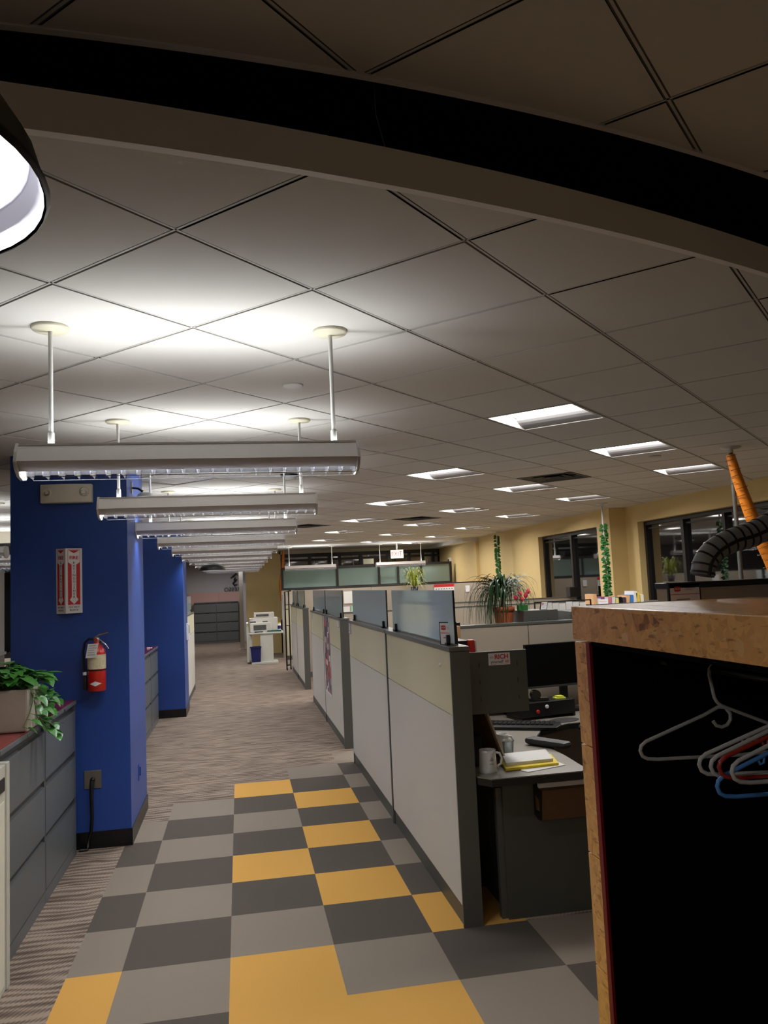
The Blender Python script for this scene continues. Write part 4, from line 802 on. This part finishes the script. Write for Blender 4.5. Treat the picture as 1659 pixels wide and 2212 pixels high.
# rear tall cabinet, spider plant, calendar, notes
t = thing('tall_cabinet', 'beige cabinet before the tall partition, carrying a plant', 'cabinet', (3.2,15.2,0)); MB().box(0,.55,0,.5,0,1.54).build('body', fab_tan, t)
t = thing('spider_plant', 'yellow-green arching plant seen above the glass screen', 'potted plant', (3.5,15.4,1.54)); MB().lathe([(.06,0),(.08,.13),(.07,.13)], n=18).build('pot', black_pl, t); lv = MB(); rnd = random.Random(2)
for k in range(80):
    a = rnd.uniform(0,2*math.pi); u = Vector((math.cos(a),math.sin(a),0)); R_ = rnd.uniform(.1,.32); rise = rnd.uniform(.12,.48); sd = Vector((-u.y,u.x,0)); pts = []
    for q in range(9): s = q/8; pts.append(u*R_*s**.8+Vector((0,0,.12+rise*math.sin(s*2.2)-.15*s*s)))
    ribbon(lv, pts, rnd.uniform(.009,.016), sd)
lv.build('foliage', leaf_y, t)
t = thing('wall_calendar', 'wall calendar with red header pinned to tall partition', 'calendar', (4.0,15.79,1.40)); MB().box(0,.42,-.003,0,0,.30).build('sheet', paper, t); MB().box(0,.42,-.005,-.003,.24,.30).build('header', sign_red, t)
k = MB()
for r_ in range(4):
    for c_ in range(7): k.box(.03+c_*.055,.055+c_*.055,-.0036,-.003,.03+r_*.055,.045+r_*.055)
k.build('dates', ink, t)
for lab, x, z, w_, h, m_ in (('white letter page pinned to tall partition, left of glass',2.14,1.40,.17,.24,paper),('white page pinned lower on the tall partition',2.12,1.15,.13,.19,paper),('green note pinned to tall partition',2.28,1.22,.09,.12,mat('mint_note',(150,210,180),.7)),('small blue and red note pinned on tall partition',4.66,1.52,.09,.13,sign_white)):
    tag(MB().box(x,x+w_,15.787,15.79,z,z+h).build('pinned_note', m_), lab, 'note')
t = thing('wall_strobe', 'white alarm strobe on far right yellow wall', 'alarm', (5.78,21.0,2.32)); MB().box(-.05,0,-.1,.1,-.07,.07).build('housing', sign_white, t, .01); MB().lathe([(.03,0),(.03,.02)], n=16, T=Matrix.Translation((-.05,0,0)) @ Matrix.Rotation(-math.pi/2,4,'Y')).build('lens', black_pl, t)
tag(MB().box(5.6,5.79,12.7,12.86,1.40,1.56).build('picture_frame', black_pl), 'small black frame standing beside window on right', 'frame')

# poles with garlands, orange sleeves
def pole(name, label, x, y, z0, m=steel, r=.014):
    t = thing(name, label, 'pole', (x,y,0)); MB().tube([(0,0,z0),(0,0,HC-.001)], r, 12).build('pole', m, t); MB().lathe([(.022,HC-.05),(.022,HC-.02),(.08,HC-.012),(.085,HC-.001)], n=24).build('canopy', white_paint, t); return t
def garland(label, x, y, z0, z1, seed):
    t = thing('leaf_garland', label, 'garland', (x,y,z0)); rnd = random.Random(seed); n = int((z1-z0)/.028); lv = MB(); sp = []
    for k in range(n*3):
        z = (z1-z0)*k/(n*3); a = z*20; sp.append((.02*math.cos(a),.02*math.sin(a),z))
    for k in range(n):
        z = (z1-z0)*k/n+rnd.uniform(-.01,.01)
        for s in (0,1,rnd.choice((0,1))):
            a = rnd.uniform(-math.pi-.3,.3); add_leaf(lv, (.018*math.cos(a),-.012+.016*math.sin(a),z), (math.cos(a),math.sin(a)*.3,rnd.uniform(-.5,.1)), .055, .05, Vector((rnd.uniform(-.3,.3),-1,.5)))
    lv.build('leaves', vine_m, t); MB().tube(sp, .003, 5).build('cord', stem_m, t)
pole('ceiling_pole', 'white pole wrapped in green garland, near the right windows', 5.33, 10.74, 0, white_paint); garland('green leaf garland on the pole between the right windows', 5.33, 10.74, 1.25, 2.5, 4)
pole('ceiling_pole', 'slim pole wrapped in green garland above big plant', 5.6, 16.44, 0, white_paint); garland('green leaf garland on the pole above the big plant', 5.6, 16.44, 1.6, 2.72, 6)
pole('ceiling_pole', 'dark pole inside the orange sleeve at right', 4.255, 6.01, 0, frame_m, .018)
def sleeve(name, label, path, rad, bands, m, bandm, long=False, n=20):
    t = thing(name, label, 'sleeve', path[0]); o = Vector(path[0]); pts = [Vector(p)-o for p in path]
    # resample
    seg = []
    for i in range(len(pts)-1):
        p0 = pts[max(i-1,0)]; p1 = pts[i]; p2 = pts[i+1]; p3 = pts[min(i+2,len(pts)-1)]
        for k in range(6):
            s = k/6; seg.append(.5*((2*p1)+(-p0+p2)*s+(2*p0-5*p1+4*p2-p3)*s*s+(-p0+3*p1-3*p2+p3)*s**3))
    seg.append(pts[-1]); N_ = len(seg); rr = [rad[0]+(rad[1]-rad[0])*i/(N_-1) for i in range(N_)]
    MB().tube(seg, rr, n).build('tube', m, t); b = MB()
    for q in range(bands):
        f = (q+.5)/bands*(N_-1); i = int(f); p = seg[i].lerp(seg[min(i+1,N_-1)], f-i); d = (seg[min(i+1,N_-1)]-seg[max(i-1,0)]).normalized()*.0035
        if long: b.tube([p-d,p+d], rr[i]+.002, n)
        else:
            a = d.normalized().orthogonal(); T = Matrix((a, d.normalized().cross(a), d.normalized())).transposed().to_4x4(); T.translation = p
            b.tube([T @ Vector((math.cos(u)*(rr[i]+.001), math.sin(u)*(rr[i]+.001), 0)) for u in [x_*.2-1.2+(q%3)*.7 for x_ in range(int(9))]], .0025, 5)
            b.tube([T @ Vector((math.cos(u)*(rr[i]+.001), math.sin(u)*(rr[i]+.001), 0)) for u in [x_*.2+2.2 for x_ in range(int(8))]], .0025, 5)
    if long: b.tube([p+Vector((0,-rr[i]*1.0,-rr[i]*.05)) for i, p in enumerate(seg)], .0065, 6)
    b.build('bands', bandm, t)
sleeve('orange_sleeve', 'orange wrapped tube leaning from the ceiling pole at right', [(4.215,5.96,2.715),(4.26,5.95,2.5),(4.34,5.93,2.2),(4.42,5.92,1.98),(4.52,5.9,1.70),(4.62,5.9,1.3)], (.036,.078), 26, orange_m, brown_leather)
t = sleeve('grey_hose', 'thick grey foam hose with black bands rising from tall panel', [(1.69,2.475,1.735),(1.704,2.475,1.78),(1.744,2.475,1.822),(1.81,2.475,1.853),(1.869,2.475,1.866),(1.923,2.475,1.884),(2.0,2.475,1.92),(2.081,2.475,1.978),(2.2,2.475,2.06)], (.040,.047), 15, foam, black_pl, True)
sleeve('orange_streamer', 'thin orange streamer hanging beside the far yellow wall', [(1.30,21.9,2.788),(1.29,21.9,2.4),(1.21,21.9,1.95),(1.21,21.9,1.7),(1.25,21.9,1.42)], (.035,.05), 8, orange_m, orange_m, False, 8)
# tall panel sign
t = stand_sign('placard', 'white placard with red logo on tall panel behind wardrobe', frame_T((0,0,0),(1,0,0),(0,0,1)), .108, .075, (1.582,2.414,1.635), True)

# ------------------------------------------------------------------ wardrobe of strand board
t = thing('wardrobe', 'open strand board wardrobe with black interior at right foreground', 'wardrobe', (1.10,.5,0))
Yw = 1.76
MB().box(0,.62,0,Yw,1.559,1.66).build('top', osb, t, .003)
for k, (a, b) in enumerate(((0,.275),(.279,.598),(.602,.922),(.926,1.243),(1.247,1.552))): MB().box(.004,.6,Yw-.082,Yw-.002,a,b).build('side_panel', osb, t, .002)
MB().box(.004,.6,0,.08,0,1.552).build('side_panel', osb, t)
MB().box(.003,.012,Yw-.108,Yw-.084,0,1.552).build('red_edging', red_edge, t)
MB().box(.012,.575,Yw-.108,Yw-.084,0,1.552).box(.575,.595,.08,Yw-.082,0,1.552).box(.01,.575,.09,Yw-.108,1.545,1.557).box(.01,.575,.09,Yw-.108,0,.02).build('black_lining', felt, t)
MB().tube([(.24,.09,1.487),(.24,Yw-.11,1.487)], .012, 12).build('hanging_rod', mat('dark_rod',(30,32,32),.25,.6), t)
MB().lathe([(.022,0),(.022,.012)], n=16, T=Matrix.Translation((.24,Yw-.111,1.487)) @ Matrix.Rotation(math.pi/2,4,'X')).build('rod_bracket', chrome, t)
def hanger(label, y, dz, m, group, tilt=0., curl=False, tip=1.112):
    t = thing('coat_hanger', label, 'hanger', (1.34,y,1.499+dz), group, tilt)
    o = Vector((1.34,0,1.499)); X = lambda pts: [Vector((a,0,b))-o for a,b in pts]
    MB().tube(X([(1.392,1.482),(1.387,1.495),(1.372,1.504),(1.357,1.5055),(1.341,1.50),(1.330,1.488),(1.327,1.472),(1.331,1.452),(1.334,1.430),(1.337,1.412),(1.344,1.399),(1.356,1.389),(1.368,1.383)]), .0048, 10).build('hook', m, t)
    tp = tip; bar = X([(1.368,1.384),(1.49,1.333),(1.585,1.300),(1.603,1.286),(1.600,1.268),(1.585,1.258),(1.40,1.256),(1.16,1.264),(tp+.018,1.268),(tp+.005,1.276),(tp,1.290),(tp+.004,1.302),(tp+.018,1.312),(1.30,1.367),(1.345,1.386),(1.362,1.387)])
    MB().tube(bar, .0048, 10, closed=True).build('shoulder_frame', m, t)
    if curl: MB().tube(X([(1.345,1.386),(1.366,1.384),(1.380,1.366),(1.379,1.350),(1.368,1.337),(1.352,1.333),(1.336,1.338),(1.328,1.350)]), .0048, 10).build('inner_loop', m, t)
    else: MB().tube(X([(1.22,1.342),(1.225,1.328),(1.235,1.330),(1.238,1.347)]), .003, 8).build('strap_notch', m, t)
hanger('white plastic hanger hanging apart, nearest the wardrobe side', 1.90, 0, hang_w, 'hangers on the rod', curl=True)
hanger('white plastic hanger, rear one of bunched group', 1.615, .022, hang_w, 'hangers on the rod', -.04); hanger('white plastic hanger right behind the red one', 1.59, .024, hang_w, 'hangers on the rod', .0, tip=1.12)
hanger('blue plastic hanger hanging lowest', 1.57, -.012, hang_b, 'hangers on the rod', .05); hanger('red-brown plastic hanger in bunched group', 1.545, .032, hang_r, 'hangers on the rod', .0)
hanger('white plastic hanger in front of the red one', 1.515, .030, hang_w, 'hangers on the rod', .03, tip=1.118)

# ------------------------------------------------------------------ far end: espresso wall, post, printer
t = thing('pink_panel', 'pale pink panel strip above charcoal cabinets at corridor end', 'partition', (-1.64,28.3,1.36)); MB().box(0,1.02,0,.08,0,.36).build('panel', pink_m, t); MB().box(1.025,1.74,0,.08,0,.36).build('panel', pink_m, t)
tag(MB().box(-1.64,.1,28.3,28.39,0,1.358).build('backing_panel', fab_tan), 'tan backing panel behind the charcoal file cabinets', 'partition')
t = thing('espresso_lettering', 'mirrored black ESPRESSO lettering with cup swirl on far wall', 'lettering', (.02,28.33,1.80))
text('ESPRESSO', .20, ink, t, frame_T((-.02,0,0),(1,0,0),(0,0,1)) @ Matrix.Diagonal((-1,1,1,1)), ext=.004); MB().box(-.68,.6,-.004,.004,-.105,-.095).build('underline', ink, t)
k = MB()
for pts in ([(.02,0,.5),(-.02,0,.55),(-.12,0,.46),(-.22,0,.40)], [(.0,0,.35),(-.06,0,.3),(-.14,0,.2),(-.1,0,.14),(.02,0,.18)], [(.08,0,.5),(.14,0,.45),(.1,0,.36)], [(-.05,0,.42),(-.1,0,.33),(-.03,0,.28)]): k.tube(pts, [.012]+[.028]*(len(pts)-2)+[.008], 8)
k.build('cup_swirl', ink, t)
t = thing('white_post', 'white square post rising beside the far yellow wall', 'post', (.145,24.25,0)); MB().box(-.06,.06,-.06,.06,0,HC).build('post', white_paint, t); MB().box(-.09,.09,-.09,.09,0,.02).build('foot_plate', white_paint, t)
tag(MB().box(.22,.40,28.0,28.3,0,2.0).build('rear_door_panel', wall_grey), 'grey panel beside post at corridor end', 'panel')
# printer table
t = thing('printer_table', 'pale grey workstation table carrying the printer at corridor end', 'table', (.30,19.2,0))
MB().box(.0,.80,0,.75,.70,.74).build('tabletop', desk_white, t, .006); MB().box(.25,.55,.02,.06,.04,.70).build('pedestal', desk_white, t); MB().box(.03,.66,-.05,.5,0,.05).build('foot', desk_white, t, .004); MB().box(-.02,.06,.1,.7,.1,.74).build('side_panel', desk_white, t)
tag(MB().box(.235,.285,19.5,20.4,0.03,.95).build('file_pedestal', off_white), 'cream pedestal at left side of printer table', 'cabinet')
t = thing('office_printer', 'off-white multifunction printer on table by yellow wall', 'printer', (.32,19.3,.741))
MB().box(0,.50,.0,.45,0,.22).build('body', printer_m, t, .01); MB().box(-.01,.66,.12,.5,.0,.33).build('main_housing', printer_m, t, .01); MB().box(.10,.58,.15,.42,.33,.46).build('document_feeder', printer_m, t, .012)
MB().box(.15,.45,.14,.152,.37,.42).box(.08,.38,-.004,.002,.05,.17).box(0.0,.14,.115,.122,.225,.26).box(.3,.42,.115,.122,.235,.255).build('openings', frame_m, t)
MB().add([(-.09,.1,.25),(.06,.1,.33),(.06,.35,.34),(-.09,.35,.26)], [(0,1,2,3),(3,2,1,0)]).build('output_tray', black_pl, t)
t = thing('wastebasket', 'dark blue recycling bin under the printer table', 'bin', (.42,19.26,.052)); MB().add([(-.08,-.1,0),(.12,-.1,0),(.12,.1,0),(-.08,.1,0),(-.11,-.13,.36),(.14,-.13,.36),(.14,.13,.36),(-.11,.13,.36)], [(0,3,2,1),(0,1,5,4),(1,2,6,5),(2,3,7,6),(3,0,4,7)]).box(-.12,.15,-.14,-.125,.34,.37).build('bin', blue_bin, t)
t = thing('wipes_canister', 'white and blue wipes canister on printer table', 'canister', (1.01,19.45,.741)); MB().lathe([(.045,0),(.045,.17),(.04,.175)], n=20).build('body', sign_white, t); MB().lathe([(.046,.05),(.046,.13)], n=20, caps=False).build('label_band', blue_bin, t); MB().lathe([(.04,.175),(.04,.2)], n=20).build('lid', yel_pap, t)
tag(MB().box(.72,1.05,19.22,19.36,.741,.775).build('paper_trimmer', teal_m), 'green and white paper trimmer on printer table', 'trimmer')
tag(MB().box(.42,.62,19.205,19.28,.742,.762).build('stapler', black_pl), 'black stapler on front edge of printer table', 'stapler')
t = thing('rolling_easel', 'tall black rolling easel frame beside third partition group', 'easel', (1.06,17.45,0))
MB().tube([(.0,0,.08),(.0,0,1.68),(.14,0,1.70)], .016, 8).tube([(.09,.12,.08),(.09,.12,1.68)], .016, 8).tube([(0,0,1.3),(.09,.12,1.3)], .01, 8).tube([(0,0,.95),(.09,.12,.95)], .01, 8).tube([(0,0,.1),(.09,.12,.1)], .02, 8).build('frame', black_pl, t)
for x, y in ((0,-.06),(.0,.08),(.09,.05),(.09,.2)): MB().lathe([(.04,-.012),(.04,.012)], n=14, T=Matrix.Translation((x,y,.041)) @ Matrix.Rotation(math.pi/2,4,'Y')).tube([(x,y,.04),(x,y,.1)], .01, 6).build('caster', black_pl, t)
MB().box(-.03,-.02,.0,.5,.75,1.62).build('board', sign_white, t)
t = thing('wall_phone', 'white wall device with dark label on left partition', 'phone', (-.845,12.75,1.08)); MB().box(0,.0,0,.0,0,.0).build('back', sign_white, t)
bpy.data.objects.remove(t.children[0]); t.location = (-.697,12.3,1.05); MB().box(-.005,.03,-.09,.09,0,.25).build('housing', sign_white, t, .004); MB().box(.03,.033,-.05,.05,.1,.22).build('dark_label', ink, t)
print('scene built', len(bpy.data.objects))
